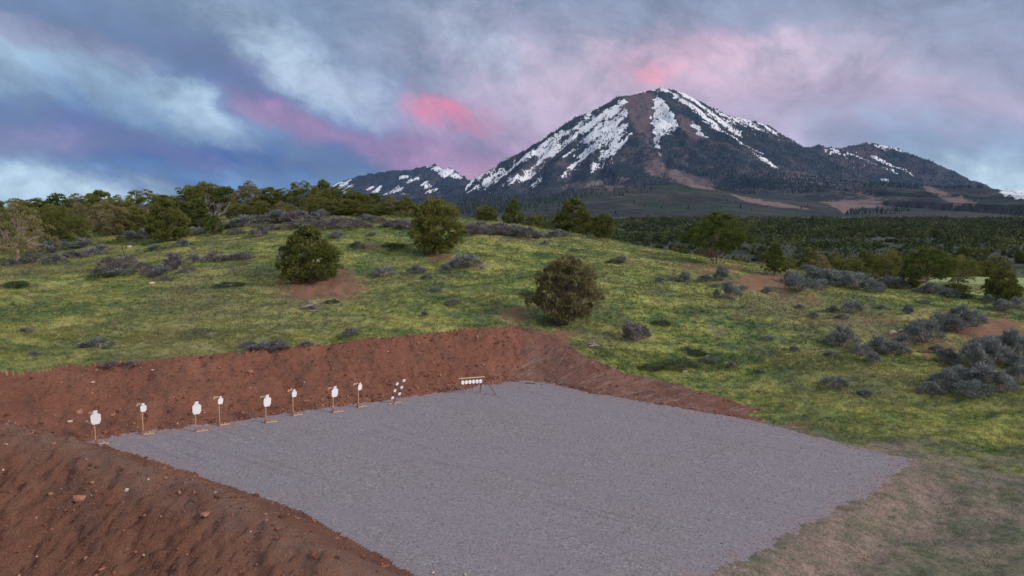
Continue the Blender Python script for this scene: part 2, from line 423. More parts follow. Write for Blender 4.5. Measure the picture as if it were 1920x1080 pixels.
BACK = np.array([ # crest of the cut, left to right
 at(-420, 752, 27), at(-200, 728, 31), at(0, 700, 36.6), at(200, 684, 39.2), at(440, 662, 42.3), at(560, 651, 43.8), at(740, 633, 46.5), at(880, 618, 48.6), at(975, 611, 49.8),
  at(1045, 626, 48.8), at(1072, 652, 46.8), at(1100, 672, 45.4), at(1150, 693, 44.0), at(1250, 715, 42.2), at(1350, 742, 39.9), at(1432, 768, 37.9)])

def surface(x, y):
    """height and cover: 0 grass, 1 gravel, 2 back bank, 3 near bank, 4 cut bank"""
    nat = natural(x, y)
    near_bay = (np.abs(x) < 70) & (y > 4) & (y < 70)
    z = nat.copy(); cov = np.zeros(x.shape, int); edge = np.zeros(x.shape)
    X = x[near_bay]; Y = y[near_bay]; NZ = nat[near_bay]
    d, t = seg_dist(X, Y, PAD); ins = inside(X, Y, PAD); d = np.where(ins, -d, d)
    rag_k = 1 + 1.1 * ss(16.5, 18, t) * (1 - ss(24.5, 26, t))
    rag = fbm(X, Y, 1.1, 4, .6) * .32 + fbm(X, Y, .33, 2, .6, 3.) * .14
    dd = d + rag * .75 * rag_k
    blend = ss(0, 2.5, d)
    Z = np.where(d <= 0, 0.0, NZ * blend); C = np.zeros(X.shape, int)
    # cut faces between the foot and the crest
    db, tb = seg_dist(X, Y, BACK, False); ib = np.clip(tb.astype(int), 0, len(BACK) - 2); fb = tb - ib
    zb = BACK[ib, 2] * (1 - fb) + BACK[ib + 1, 2] * fb
    poly = np.vstack([PAD[:18], BACK[::-1, :2], NEAR[:4, :2], PAD[-1:]])
    bank = inside(X, Y, poly) & (d > 0)
    dbr = np.maximum(db + rag * np.where(tb > 8, .8, .35), 0)
    bank &= ~((dbr <= 0) & (tb > 8)) & (X < BACK[-1, 0] - .7 + rag * 4 + (Y - 37.2) * .6)
    fr = np.maximum(d, 0) / (np.maximum(d, 0) + dbr + 1e-6)
    prof = np.where(tb < 8, fr ** .95, fr)
    Z = np.where(bank, zb * prof, Z); C[bank] = np.where(tb > 8.15 + rag * .6, 4, 2)[bank]
    hump = zb + .08 - .45 * np.sqrt(db * db + .16) + .18 + rag * .15
    use = ~bank & (tb < 8) & (hump > Z) & (d > .3) & (Y > np.interp(X, BACK[:9, 0], BACK[:9, 1]) - .05)
    C[use & (hump > Z + .10 + rag * .25)] = 2; Z = np.where(use, np.maximum(hump, Z), Z)
    # near bank
    dn, tn = seg_dist(X, Y, NEAR, False); i_n = np.clip(tn.astype(int), 0, len(NEAR) - 2); fn = tn - i_n
    zn = NEAR[i_n, 2] * (1 - fn) + NEAR[i_n + 1, 2] * fn
    inner = (Y > np.interp(X, NEAR[:, 0], NEAR[:, 1]))
    sp = np.where(inner, .66, .40)
    hump = zn - sp * (np.sqrt(dn * dn + .3) - .55) + rag * .12
    hump2 = np.maximum(hump, np.where(inner, -9, -1.2))
    use = (hump2 > Z) & (tn < 9.99) | ((~inner) & (dn < 14) & (X < -3))
    Z = np.where(hump > Z, hump, Z); C[(hump2 > Z - .001) & (hump > NZ * 0 - .6) & (use) & (hump >= Z - .001)] = 3
    C[(~inner) & (X < 0) & (Y < 34) & (dn < 16) & (d > .3)] = 3
    C[(C == 0) & (dd > 0) & (d < 1.0) & (t < 16.5)] = 2
    C[(C == 0) & (dd > 0) & (X < 3) & (Y < 33.5) & (dn < 8) & (t > 25)] = 3
    # relief of the loose soil
    so_ = C >= 2
    rough = fbm(X, Y, 2.2, 6, .7, 5.) * .36 + np.abs(fbm(X, Y, .7, 4, .65, 9.)) * .34 - .12
    damp = np.clip(d / 1.0, .12, 1)
    Z = Z + np.where(so_, rough * damp * np.where(C == 4, .5, 1), 0)
    # runnels down the outer face of the near bank
    run = np.abs(fbm(X + .6 * Y + fbm(X, Y, 3, 2) * 1.5, (Y - .6 * X) * .28, 1.7, 6, .72, 21.)) * .66
    Z = Z - np.where((C == 3) & ~inner, run * ss(.4, 2, dn), 0)
    run = np.abs(fbm(X * .9 + .46 * Y, (Y * .9 - .46 * X) * .25, .8, 3, .55, 11.)) * .26
    Z = Z - np.where(C == 2, run * ss(.5, 1.5, d), 0)
    Z = Z + np.where(C == 0, (fbm(X, Y, .9, 3, .6, 2.) * .12 + fbm(X * .7, Y, 2.6, 2, .5, 8.) * .26) * ss(.1, 1.5, d), 0)
    gr = (dd < 0) & (C != 3); C[gr & (C != 3)] = 1
    Z = np.where(C == 1, np.minimum(Z, .0) + fbm(X, Y, 4, 2) * .025, Z)
    dry = np.zeros(x.shape); dry[near_bay] = 1 - ss(.15, 1.5, dn + rag * 1.5); surface.dry = dry
    z[near_bay] = Z; cov[near_bay] = C
    edge[near_bay] = (1 - ss(0, 1.1, -dd)) * (C == 1) * .5 + np.where((t < 4), (1 - ss(.2, 1.6, -dd)) * .5, 0)
    out = ~near_bay & (y > 5) & (y < 160)
    z[out] += (fbm(x[out] * .7, y[out], 2.6, 3, .55, 8.) * .28)
    return z, cov, edge

def axis(lo, hi, d, far_lo, far_hi, k=1.12, mid=None):
    a = list(np.arange(lo, hi + d / 2, d)); s = d; x = a[-1]
    if mid:
        m_hi, ms = mid
        while x < m_hi: x += ms; a.append(x)
        s = ms
    while x < far_hi: s *= k; x += s; a.append(x)
    s = d; x = a[0]
    while x > far_lo: s *= k; x -= s; a.insert(0, x)
    return np.array(a)
xs = axis(-42, 30, .125, -14000, 14000, 1.10); ys = axis(9, 58, .125, -400, 14000, 1.08, mid=(125, .3))
GX, GY = np.meshgrid(xs, ys); GZ, COV, EDG = surface(GX, GY); DRY = surface.dry
def H(x, y):
    x = np.atleast_1d(np.asarray(x, float)); y = np.atleast_1d(np.asarray(y, float))
    i = np.clip(np.searchsorted(xs, x) - 1, 0, len(xs) - 2); j = np.clip(np.searchsorted(ys, y) - 1, 0, len(ys) - 2)
    fx = (x - xs[i]) / (xs[i + 1] - xs[i]); fy = (y - ys[j]) / (ys[j + 1] - ys[j])
    return (GZ[j, i] * (1 - fx) + GZ[j, i + 1] * fx) * (1 - fy) + (GZ[j + 1, i] * (1 - fx) + GZ[j + 1, i + 1] * fx) * fy
def cover(x, y):
    i = np.clip(np.searchsorted(xs, x) - 1, 0, len(xs) - 2); j = np.clip(np.searchsorted(ys, y) - 1, 0, len(ys) - 2)
    return COV[j, i]
def hit(u, v, y0=8, y1=140):        # where the line of sight meets the ground
    dx, dz = ray(u, v); Y = np.concatenate([np.arange(y0, y1, .1), np.arange(y1, 900, 2)])
    k = np.nonzero(H(dx * Y, Y) >= CAMH + dz * Y)[0]
    q = Y[k[0]] if len(k) else y1
    return np.array((dx * q, q, float(H(dx * q, q)[0])))
def project(x, y, z):
    dz = z - CAMH; fwd = y * CP - dz * SP; up = y * SP + dz * CP
    return 960 + F * x / fwd, 540 - F * up / fwd

UU, VV = project(GX, np.maximum(GY, 1), GZ)
nzv = fbm(GX, GY, 3.2, 4, .6)
bare = np.zeros(GX.shape)
for (u, v, ru, rv, k) in [(600, 540, 120, 36, .95), (640, 512, 40, 22, .8), (700, 462, 40, 8, .8), (822, 482, 50, 8, .8), (1330, 505, 90, 18, .7), (1430, 530, 90, 26, .9), (1480, 550, 60, 20, .6),
        (1790, 590, 160, 20, .55), (1850, 620, 110, 30, .95), (1760, 655, 110, 30, .6), (1690, 630, 60, 14, .8), (1040, 632, 50, 22, .95), (965, 590, 45, 26, .75), (1360, 590, 90, 18, .35), (1500, 560, 60, 10, .6),
        (1640, 600, 120, 16, .5), (870, 500, 50, 10, .5), (1500, 798, 40, 10, .7), (300, 470, 120, 12, .3), (100, 540, 120, 14, .3)]:
    r2 = ((UU - u) / ru) ** 2 + ((VV - v) / rv) ** 2
    bare = np.maximum(bare, k * (1 - ss(.35, 1.15, np.sqrt(r2) + nzv * .35)))
bare *= (GY > 5) & (GY < 150)
trod = ss(1.5, 4.5, GX + fbm(GX, GY, 5, 3) * 2.5) * (1 - ss(-1.5, 5.5, GY - (31.6 - .42 * (GX - 17)) + fbm(GX * .5, GY, 2.4, 5, .65) * 6)) * (GX > 0)
trod = np.maximum(trod, (GX > -4) * (GY < 16.5) * 1.0)
_dp, _ = seg_dist(GX, GY, PAD[17:26]); fringe = np.where((GX > 0) & (GY < 45), 1 - ss(.5, 5.5, _dp + fbm(GX, GY, 2.5, 4, .6) * 3), 0)
far = ss(125, 200, GY + fbm(GX, GY, 20, 2) * 10)
meadow = ss(.43, .47, GX / np.maximum(GY, 1)) * ss(79, 84, GY - .1 * (GX - 40) + fbm(GX, GY, 8, 2) * 3) * (1 - ss(124, 130, GY)) * .95
nx, ny = len(xs), len(ys); idx = np.arange(nx * ny).reshape(ny, nx)
quads = np.stack([idx[:-1, :-1], idx[:-1, 1:], idx[1:, 1:], idx[1:, :-1]], -1).reshape(-1, 4)
cf = COV[:-1, :-1].ravel()
VALL = np.stack([GX, GY, GZ], -1).reshape(-1, 3)
def sub_sheet(name, code, mat, **attrs):
    f = quads[cf == code]; used = np.unique(f); mp = np.full(len(VALL), -1); mp[used] = np.arange(len(used))
    me = mesh(name, VALL[used], mp[f], [mat], True, vattr={k: a.ravel()[used] for k, a in attrs.items()})
    return link(name, me, kind='structure')
sub_sheet('ground', 0, MAT['ground'], bare=bare, trod=trod, far=far, meadow=meadow, fringe=fringe)
sub_sheet('gravel_pad', 1, MAT['gravel'], edge=EDG)
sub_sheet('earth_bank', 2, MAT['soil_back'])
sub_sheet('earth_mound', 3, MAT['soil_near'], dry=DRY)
sub_sheet('cut_bank', 4, MAT['soil_cut'])
#@@PART2
# ------------------------------------------------------------------ foothills and mountains
RIDGES = [  # polylines of (u, v, distance), first slope, kind
 ([(700, 392, 5600), (800, 368, 5650), (870, 345, 5700), (940, 304, 5800), (1000, 267, 5900), (1080, 221, 6000), (1160, 181, 6050), (1225, 166, 6100), (1240, 162, 6100), (1262, 166, 6100), (1290, 177, 6150), (1350, 208, 6200), (1395, 219, 6300), (1440, 233, 6400), (1500, 262, 6600), (1560, 274, 6800), (1640, 267, 7000), (1700, 280, 6900), (1780, 315, 6700), (1850, 346, 6500), (1920, 380, 6300), (2050, 420, 6000), (2300, 440, 6000)], .62),
 ([(1160, 181, 6050), (1178, 225, 5750), (1182, 270, 5450), (1192, 310, 5150), (1205, 345, 4800)], .72),
 ([(1262, 166, 6100), (1276, 205, 5880), (1300, 250, 5600), (1370, 300, 5200), (1440, 340, 4850), (1510, 385, 4400)], .62),
 ([(1350, 208, 6200), (1420, 262, 5850), (1500, 310, 5450), (1560, 350, 5050), (1600, 380, 4700)], .58),
 ([(1440, 233, 6400), (1520, 285, 6100), (1600, 330, 5700), (1680, 368, 5250), (1720, 390, 4950)], .55),
 ([(1560, 274, 6800), (1640, 320, 6450), (1700, 350, 6100), (1740, 380, 5700)], .5),
 ([(1700, 280, 6900), (1770, 330, 6500), (1840, 366, 6000), (1880, 392, 5600)], .5),
 ([(1080, 221, 6000), (1075, 262, 5700), (1040, 310, 5350), (1030, 345, 5000)], .66),
 ([(1000, 267, 5900), (985, 305, 5600), (960, 340, 5200)], .62),
 ([(1120, 200, 6020), (1130, 250, 5650), (1110, 300, 5300), (1100, 345, 4900)], .7),
 ([(1235, 330, 4700), (1250, 345, 4500), (1300, 360, 4200)], .3),
 ([(520, 372, 9000), (620, 346, 9000), (680, 327, 9000), (745, 318, 9000), (790, 311, 9000), (815, 307, 9000), (845, 315, 8900), (868, 328, 8800), (900, 352, 8700), (960, 370, 8600)], .5),
 ([(745, 318, 9000), (770, 340, 8500), (790, 362, 8000)], .45), ([(815, 307, 9000), (850, 345, 8400)], .45),
 ([(-200, 372, 9000), (0, 366, 9000), (60, 374, 9000), (300, 382, 9000), (520, 372, 9000)], .3),
 ([(1830, 372, 9600), (1880, 352, 9600), (1925, 353, 9600), (2000, 340, 9600), (2300, 345, 9600)], .5)]
HILLS = [
 ([(560, 388, 2700), (760, 384, 2700), (860, 380, 2400), (960, 372, 2300), (1050, 362, 2300), (1120, 352, 2300), (1200, 346, 2300), (1290, 349, 2300), (1360, 362, 2200), (1450, 384, 2100), (1540, 404, 1900), (1620, 428, 1700)], .13),
 ([(1120, 352, 2300), (1150, 375, 1900), (1210, 402, 1500)], .12), ([(1290, 349, 2300), (1350, 385, 1800), (1400, 412, 1400)], .12),
 ([(960, 372, 2300), (940, 390, 1800), (960, 405, 1400)], .1),
 ([(1560, 420, 2500), (1640, 402, 2800), (1720, 392, 2900), (1800, 386, 3000), (1920, 384, 3000), (2060, 380, 3000), (2400, 380, 3000)], .12),
 ([(1800, 386, 3000), (1780, 400, 2400), (1700, 418, 1900)], .1), ([(1960, 384, 3000), (1930, 402, 2300), (1880, 420, 1700)], .1)]
def ridged(X, Y, lst, base):
    Z = np.full(X.shape, base, float)
    for pts, s in lst:
        P = np.array([at(*p) for p in pts])
        d, t = seg_dist(X, Y, P, False); i = np.clip(t.astype(int), 0, len(P) - 2); f = t - i
        zr = P[i, 2] * (1 - f) + P[i + 1, 2] * f; h = np.maximum(zr - base, 1.0)
        zz = base + h * (.35 * np.maximum(1 - d * s * 1.25 / h, 0) + .65 * np.exp(-d * s * 1.0 / h))
        k = 12.0; mx = np.maximum(Z, zz); Z = mx + k * .4 * np.exp(-np.abs(Z - zz) / k) * (np.minimum(Z, zz) > base + 2)
    return Z
def relief(X, Y):
    a = ridged(X, Y, RIDGES, -10.0); b = ridged(X, Y, HILLS, -10.0)
    hm = np.clip((a + 10) / 900, 0, 1)
    qx = np.where(X < 1130, .86 * X - 1.0 * a, .70 * X + 1.0 * a) + fbm(X, Y, 500, 3) * 120
    n1 = np.abs(fbm(qx, Y * .25, 250, 5, .55, 3.)); n2 = fbm(X, Y, 150, 5, .6, 6.)
    a = a - n1 * 150 * np.sqrt(hm) * (1 - .65 * ss(.80, 1.0, hm)) + n2 * 34 * hm ** .7 * (1 - .5 * ss(.85, 1, hm))
    b = b + (fbm(X, Y * .6, 320, 5, .55, 4.) * 16 - np.abs(fbm(X, Y * .5, 210, 3, .5, 14.)) * 13) * ss(5, 60, b + 10)
    return np.maximum(a, b)
def poly_soft(u, v, pts, soft):
    P = [np.array(p, float) for p in pts]
    d, _ = seg_dist(u, v, P, True); i = inside(u, v, P); d = np.where(i, -d, d)
    return 1 - ss(-soft, soft, d)
SNOW = [([(1160, 182), (1168, 208), (1180, 262), (1150, 285), (1128, 296), (1105, 292), (1085, 285), (1040, 285), (1000, 292), (960, 305), (920, 325), (905, 322), (960, 293), (1000, 270), (1040, 246), (1080, 224), (1120, 203)], 14, .60),
 ([(1165, 190), (1172, 215), (1180, 250), (1150, 258), (1110, 268), (1070, 272), (1040, 272), (1090, 228), (1130, 202)], 8, .80),
 ([(1180, 262), (1150, 300), (1110, 320), (1080, 335), (1060, 330), (1100, 290)], 10, .40),
 ([(900, 330), (960, 296), (1010, 300), (1000, 340), (940, 350), (880, 350)], 18, .36),
 ([(1228, 177), (1246, 181), (1254, 200), (1264, 225), (1270, 247), (1256, 254), (1240, 252), (1236, 275), (1234, 294), (1229, 282), (1226, 250), (1225, 215)], 3, 1.0),
 ([(1262, 168), (1290, 178), (1340, 205), (1400, 222), (1440, 240), (1470, 258), (1420, 246), (1370, 250), (1330, 232), (1295, 208), (1272, 186)], 8, .62),
 ([(1292, 224), (1310, 232), (1328, 258), (1312, 256), (1298, 242)], 4, .8), ([(1272, 180), (1300, 190), (1312, 212), (1290, 205)], 5, .85),
 ([(1372, 246), (1396, 262), (1425, 286), (1458, 314), (1442, 312), (1410, 290), (1382, 266)], 4, .72),
 ([(1380, 212), (1402, 218), (1400, 225), (1380, 222)], 3, 1.0), ([(1215, 166), (1245, 161), (1252, 172), (1222, 176)], 4, .8),
 ([(1643, 271), (1670, 268), (1698, 281), (1680, 283), (1648, 277)], 3, 1.0), ([(1548, 279), (1572, 282), (1568, 290), (1550, 284)], 4, .75), ([(1580, 284), (1660, 294), (1640, 320), (1600, 310)], 8, .22),
 ([(1655, 330), (1668, 332), (1664, 345), (1656, 342)], 4, .7), ([(1590, 285), (1700, 320), (1710, 330), (1600, 300)], 5, .26),
 ([(803, 312), (830, 309), (850, 320), (868, 334), (858, 338), (838, 328), (832, 336), (820, 326)], 3, 1.0),
 ([(748, 334), (775, 326), (795, 336), (816, 350), (802, 352), (780, 340), (770, 342)], 5, .78), ([(692, 355), (710, 350), (725, 352), (758, 352), (756, 364), (700, 362)], 6, .5),
 ([(795, 350), (815, 345), (820, 358), (800, 360)], 4, .6), ([(620, 345), (660, 340), (650, 360), (630, 360)], 6, .3),
 ([(1870, 352), (1890, 350), (2100, 330), (2100, 380), (1900, 372), (1884, 362)], 5, .85)]
ROCK = [([(1162, 183), (1228, 168), (1226, 220), (1222, 262), (1200, 250), (1188, 240), (1172, 210)], 6, .85), ([(1190, 240), (1226, 250), (1232, 300), (1215, 320), (1195, 300)], 6, .5),
 ([(1215, 322), (1230, 294), (1250, 315), (1290, 325), (1335, 345), (1340, 358), (1300, 352), (1270, 340), (1230, 332)], 5, 1.0),
 ([(1270, 215), (1300, 225), (1330, 262), (1310, 270), (1285, 255), (1270, 240)], 7, .8),
 ([(1165, 285), (1215, 290), (1200, 320), (1160, 312)], 8, .5), ([(1275, 285), (1300, 290), (1290, 315), (1270, 305)], 6, .5), ([(960, 330), (1000, 300), (1040, 285), (1010, 320), (980, 345)], 8, .55),
 ([(1100, 300), (1060, 330), (1040, 345), (1075, 345)], 6, .4), ([(1040, 350), (1110, 338), (1180, 330), (1180, 336), (1100, 352), (1030, 358)], 4, .7), ([(1110, 352), (1180, 345), (1190, 352), (1110, 358)], 4, .5),
 ([(1725, 342), (1745, 352), (1790, 366), (1830, 380), (1790, 382), (1755, 368), (1735, 355)], 4, 1.0), ([(1400, 290), (1700, 380), (1560, 360), (1400, 320)], 30, .42),
 ([(1545, 382), (1580, 375), (1640, 375), (1682, 384), (1660, 388), (1600, 392), (1582, 402), (1574, 392)], 4, 1.0),
 ([(1370, 365), (1420, 372), (1480, 384), (1520, 392), (1460, 388), (1400, 378)], 4, .95), ([(1600, 360), (1640, 362), (1645, 375), (1615, 372)], 5, .5)]
def masks(X, Y, Z):
    u, v = project(X, Y, Z)
    n = fbm(X, Z * 1.3 + Y * .3, 170, 4, .65, 2.) ; 
    al = np.where(X < 1130, -.75 * X - .65 * Z, .8 * X - .6 * Z); qx = np.where(X < 1130, .65 * X - .76 * Z, .6 * X + .8 * Z)
    st = 1.5 * fbm(qx, al * .13, 62, 5, .66, 5.) + .35 * fbm(X, Z, 45, 3, .6, 8.)
    jit_u = u + n * 14; jit_v = v + n * 8
    sn = np.zeros(X.shape); rk = np.zeros(X.shape)
    for p, s_, k in SNOW: sn = np.maximum(sn, k * poly_soft(jit_u, jit_v, p, s_))
    for p, s_, k in ROCK: rk = np.maximum(rk, k * poly_soft(jit_u, jit_v, p, s_))
    return sn * .93 + st * 1.7 * (sn > .03) * (1.30 - .75 * sn), rk + st * .5 * (rk > .03)

m, N = material('mountain_cover')
p = N.pos
n1 = N.noise(p, .012, 7, .68); n2 = N.noise(p, .003, 4, .6); n3 = N.noise(p, .05, 4, .7)
forest = N.mix(N.rng(n1, .4, .62), (.016, .030, .036), (.045, .050, .045))
brush = N.mix(N.rng(n1, .38, .62), (.060, .050, .054), (.100, .076, .074))
n4 = N.noise(p, .035, 6, .75)
col = N.mix(N.rng(n2, .48, .62), forest, brush)
sepz = N.n('ShaderNodeSeparateXYZ'); N.l(p, sepz.inputs[0])
hill = N.attr('hill')
st = N.noise(N.mapping(p, scale=(.5, 1, 5)), .016, 5, .6)
hc = N.ramp(st, [(.34, (.026, .048, .036)), (.43, (.088, .068, .072)), (.49, (.050, .078, .038)), (.54, (.105, .080, .082)), (.60, (.150, .115, .112)), (.66, (.055, .090, .038))])
hc = N.mix(N.rng(N.noise(N.mapping(p, scale=(.6, 1, 1)), .0045, 7, .7), .44, .56), hc, N.mix(N.rng(n4, .4, .6), (.028, .040, .034), (.060, .052, .054)))
hc = N.mix(N.rng(N.noise(N.mapping(p, scale=(.5, 1, 1)), .0032, 5, .6), .50, .60, 0, .85), hc, (.040, .068, .034))
hc = N.mix(N.rng(N.noise(N.mapping(p, scale=(.4, 1, 1)), .007, 5, .7), .56, .66, 0, .8), hc, (.125, .100, .105))
col = N.mix(hill, col, N.mix(1.0, hc, (.66, .70, .72, 1), 'MULTIPLY'))
rk = N.rng(N.math('ADD', N.attr('rock'), N.math('MULTIPLY', N.math('SUBTRACT', n4, .5), 2.4)), .34, .66)
rc = N.mix(N.rng(n4, .35, .65), N.mix(N.attr('hill'), (.105, .074, .072), (.19, .13, .115)), N.mix(N.rng(sepz.outputs[2], 250, 420), (.25, .175, .155), (.165, .118, .112)))
col = N.mix(N.math('MULTIPLY', rk, N.rng(N.attr('rock'), .02, .15)), col, rc)
sn = N.rng(N.math('ADD', N.attr('snow'), N.math('ADD', N.math('MULTIPLY', N.math('SUBTRACT', n1, .5), 1.4), N.math('MULTIPLY', N.math('SUBTRACT', n4, .5), 2.6))), .50, .58)
col = N.mix(N.math('MULTIPLY', sn, N.rng(N.attr('snow'), .02, .12)), col, (.86, .88, .92))
N.l(col, N.b.inputs['Base Color'])
N.l(bump(N, N.math('ADD', n1, n3), .8, 18), N.b.inputs['Normal'])
MAT['mountain'] = m

def relief_sheet(name, x0, x1, y0, y1, dx, dy, sel, hillk):
    a = np.arange(x0, x1 + 1, dx); b = np.arange(y0, y1 + 1, dy); X, Y = np.meshgrid(a, b); Z = relief(X, Y)
    sn, rk = masks(X, Y, Z)
    gi = np.arange(X.size).reshape(X.shape); q = np.stack([gi[:-1, :-1], gi[:-1, 1:], gi[1:, 1:], gi[1:, :-1]], -1).reshape(-1, 4)
    zq = Z.ravel()[q].max(1); q = q[zq > -8.5]
    used = np.unique(q); mp = np.full(X.size, -1); mp[used] = np.arange(len(used))
    V = np.stack([X, Y, Z], -1).reshape(-1, 3)[used]
    hk = (1 - ss(3000, 4300, Y + fbm(X, Y, 500, 3) * 500)) * (1 - ss(150, 260, Z + fbm(X, Y, 300, 2) * 50))
    me = mesh(name, V, mp[q], [MAT['mountain']], True, vattr={'snow': sn.ravel()[used], 'rock': rk.ravel()[used], 'hill': hk.ravel()[used]})
    return link(name, me, kind='structure'), X, Y, Z, sn, rk
_, mX, mY, mZ, mS, mR = relief_sheet('mountain', -5200, 6900, 3300, 9900, 17, 19, None, 0)
_, hX, hY, hZ, hS, hR = relief_sheet('foothills', -2600, 5000, 600, 3300, 12, 12, None, 1)

m, N = material('conifer_far')
r = N.attr('rnd')
N.l(N.ramp(r, [(0, (.012, .026, .028)), (.6, (.024, .042, .036)), (.85, (.040, .052, .040)), (1, (.085, .070, .064))]), N.b.inputs['Base Color'])
MAT['conifer'] = m
def cones(P, h, rad, rnd, k=5):
    n = len(P); a = np.arange(k) * 2 * np.pi / k; off = rs.rand(n)[:, None] * 6
    ring = np.stack([P[:, 0:1] + rad[:, None] * np.cos(a + off), P[:, 1:2] + rad[:, None] * np.sin(a + off), np.repeat(P[:, 2:3] - 2, k, 1)], -1)
    V = np.concatenate([ring, (P + np.stack([0 * h, 0 * h, h], -1))[:, None]], 1).reshape(-1, 3)
    b = np.arange(n)[:, None] * (k + 1)
    Fc = np.stack([np.stack([b[:, 0] + i, b[:, 0] + (i + 1) % k, b[:, 0] + k], -1) for i in range(k)], 1).reshape(-1, 3)
    return V, Fc, np.repeat(rnd, k)
def scatter_forest(X, Y, Z, sn, rk, n, keep):
    x = rs.uniform(X.min(), X.max(), n * 4); y = rs.uniform(Y.min(), Y.max(), n * 4)
    i = ((x - X[0, 0]) / (X[0, 1] - X[0, 0])).astype(int).clip(0, X.shape[1] - 2); j = ((y - Y[0, 0]) / (Y[1, 0] - Y[0, 0])).astype(int).clip(0, X.shape[0] - 2)
    z = Z[j, i]; x = X[j, i] + (x - X[j, i]); s_ = sn[j, i]; r_ = rk[j, i]
    fx = (x - X[0, i]) / (X[0, 1] - X[0, 0]); fy = (y - Y[j, 0]) / (Y[1, 0] - Y[0, 0])
    z = (Z[j, i] * (1 - fx) + Z[j, i + 1] * fx) * (1 - fy) + (Z[j + 1, i] * (1 - fx) + Z[j + 1, i + 1] * fx) * fy
    # faces turned from the camera need no trees
    back_ = Z[np.minimum(j + 1, Z.shape[0] - 1), i] < Z[np.maximum(j - 1, 0), i] - 20
    u, v = project(x, y, z); ok = (z > 0) & (u > 500) & (u < 2050) & ~back_ & keep(x, y, z, s_, r_)
    k = np.nonzero(ok)[0][:n]
    return np.stack([x, y, z], -1)[k]
def keep_m(x, y, z, s_, r_):
    d = fbm(x, y, 260, 4, .6, 31.) * 1.3 + .62 - np.clip(s_, 0, 1) * .55 - r_ * 1.1 - .35 * ss(650, 1000, z)
    return rs.rand(len(x)) < np.clip(d * 1.2, .02, 1)
Pm_ = scatter_forest(mX, mY, mZ, mS, mR, 90000, keep_m)
hh = rs.uniform(9, 20, len(Pm_)); V, Fc, rr = cones(Pm_, hh, hh * .30, rs.rand(len(Pm_)), 4)
link('mountain_forest', mesh('mountain_forest', V, Fc, [MAT['conifer']], False, fattr={'rnd': rr}), kind='stuff', label='dark conifer forest covering the slopes of the snowy mountain', category='forest')
def keep_h(x, y, z, s_, r_):
    u, v = project(x, y, z)
    pt = (poly_soft(u, v, [(840, 402), (870, 372), (960, 372), (1230, 352), (1240, 358), (1130, 366), (1030, 385), (930, 402)], 6) + poly_soft(u, v, [(1575, 405), (1600, 394), (1700, 392), (1700, 398), (1640, 404), (1600, 412)], 4)
          + .08 * ss(.1, .4, fbm(x, y, 200, 3, .6, 41.)))
    return rs.rand(len(x)) < pt
Ph = scatter_forest(hX, hY, hZ, hS, hR, 14000, keep_h)
def keep_b(x, y, z, s_, r_):
    u, v = project(x, y, z)
    pt = poly_soft(u, v, [(1340, 348), (1400, 350), (1470, 352), (1540, 368), (1560, 382), (1530, 388), (1440, 372), (1350, 362)], 4) + poly_soft(u, v, [(880, 356), (1080, 345), (1220, 345), (1230, 356), (1000, 372), (860, 372)], 5)
    return rs.rand(len(x)) < pt
Pb = scatter_forest(mX, mY, mZ, mS, mR * 0, 3500, keep_b)
Pq = np.vstack([Ph, Pb]); hh = rs.uniform(6, 13, len(Pq)); V, Fc, rr = cones(Pq, hh, hh * .28, rs.rand(len(Pq)))
link('foothill_forest', mesh('foothill_forest', V, Fc, [MAT['conifer']], False, fattr={'rnd': rr}), kind='stuff', label='dark conifer patches at the foot of the mountain', category='forest')
#@@PART3
# ------------------------------------------------------------------ plant materials and builders
def m_leaf(name, stops, patch=(.55, .75), tcol=None, scale=1.3):
    m, N = material(name, .8, .1)
    r = N.attr('rnd'); oi = N.n('ShaderNodeObjectInfo').outputs['Random']
    tcx = N.n('ShaderNodeTexCoord').outputs['Object']
    k = N.math('ADD', N.math('MULTIPLY', r, .65), N.math('MULTIPLY', N.noise(tcx, scale, 3, .6), .5))
    col = N.ramp(k, stops)
    if tcol: col = N.mix(N.rng(N.noise(tcx, scale * .7, 4, .6), patch[0], patch[1], 0, .8), col, tcol)
    col = N.mix(1.0, col, N.mix(oi, (.82, .86, .80), (1.12, 1.08, 1.05)), 'MULTIPLY')
    N.l(col, N.b.inputs['Base Color'])
    tr = N.n('ShaderNodeBsdfTranslucent'); N.l(col, tr.inputs[0])
    mx = N.n('ShaderNodeMixShader'); mx.inputs[0].default_value = .25
    N.l(N.b.outputs[0], mx.inputs[1]); N.l(tr.outputs[0], mx.inputs[2]); N.l(mx.outputs[0], N.o.inputs[0])
    return m
MAT['juniper'] = m_leaf('juniper_leaf', [(.15, (.050, .068, .024)), (.45, (.118, .138, .040)), (.75, (.205, .21, .055)), (1, (.30, .27, .09))], tcol=(.17, .13, .055))
MAT['juniper_green'] = m_leaf('juniper_leaf_green', [(.15, (.040, .070, .020)), (.45, (.085, .120, .030)), (.75, (.145, .175, .040)), (1, (.21, .22, .06))], tcol=(.13, .12, .05))
MAT['juniper_dusky'] = m_leaf('juniper_leaf_dusky', [(.15, (.090, .084, .042)), (.45, (.185, .168, .075)), (.75, (.28, .245, .12)), (1, (.40, .34, .21))], tcol=(.20, .165, .13))
MAT['sage'] = m_leaf('sage_leaf', [(.12, (.056, .070, .064)), (.4, (.135, .155, .150)), (.65, (.245, .262, .262)), (1, (.44, .44, .46))], scale=3)
MAT['sage_purple'] = m_leaf('sage_leaf_purple', [(.12, (.068, .060, .064)), (.4, (.155, .138, .145)), (.7, (.255, .230, .245)), (1, (.40, .37, .39))], scale=3)
MAT['low_green'] = m_leaf('low_green_leaf', [(.15, (.050, .085, .045)), (.5, (.10, .145, .068)), (1, (.18, .21, .10))], scale=3)
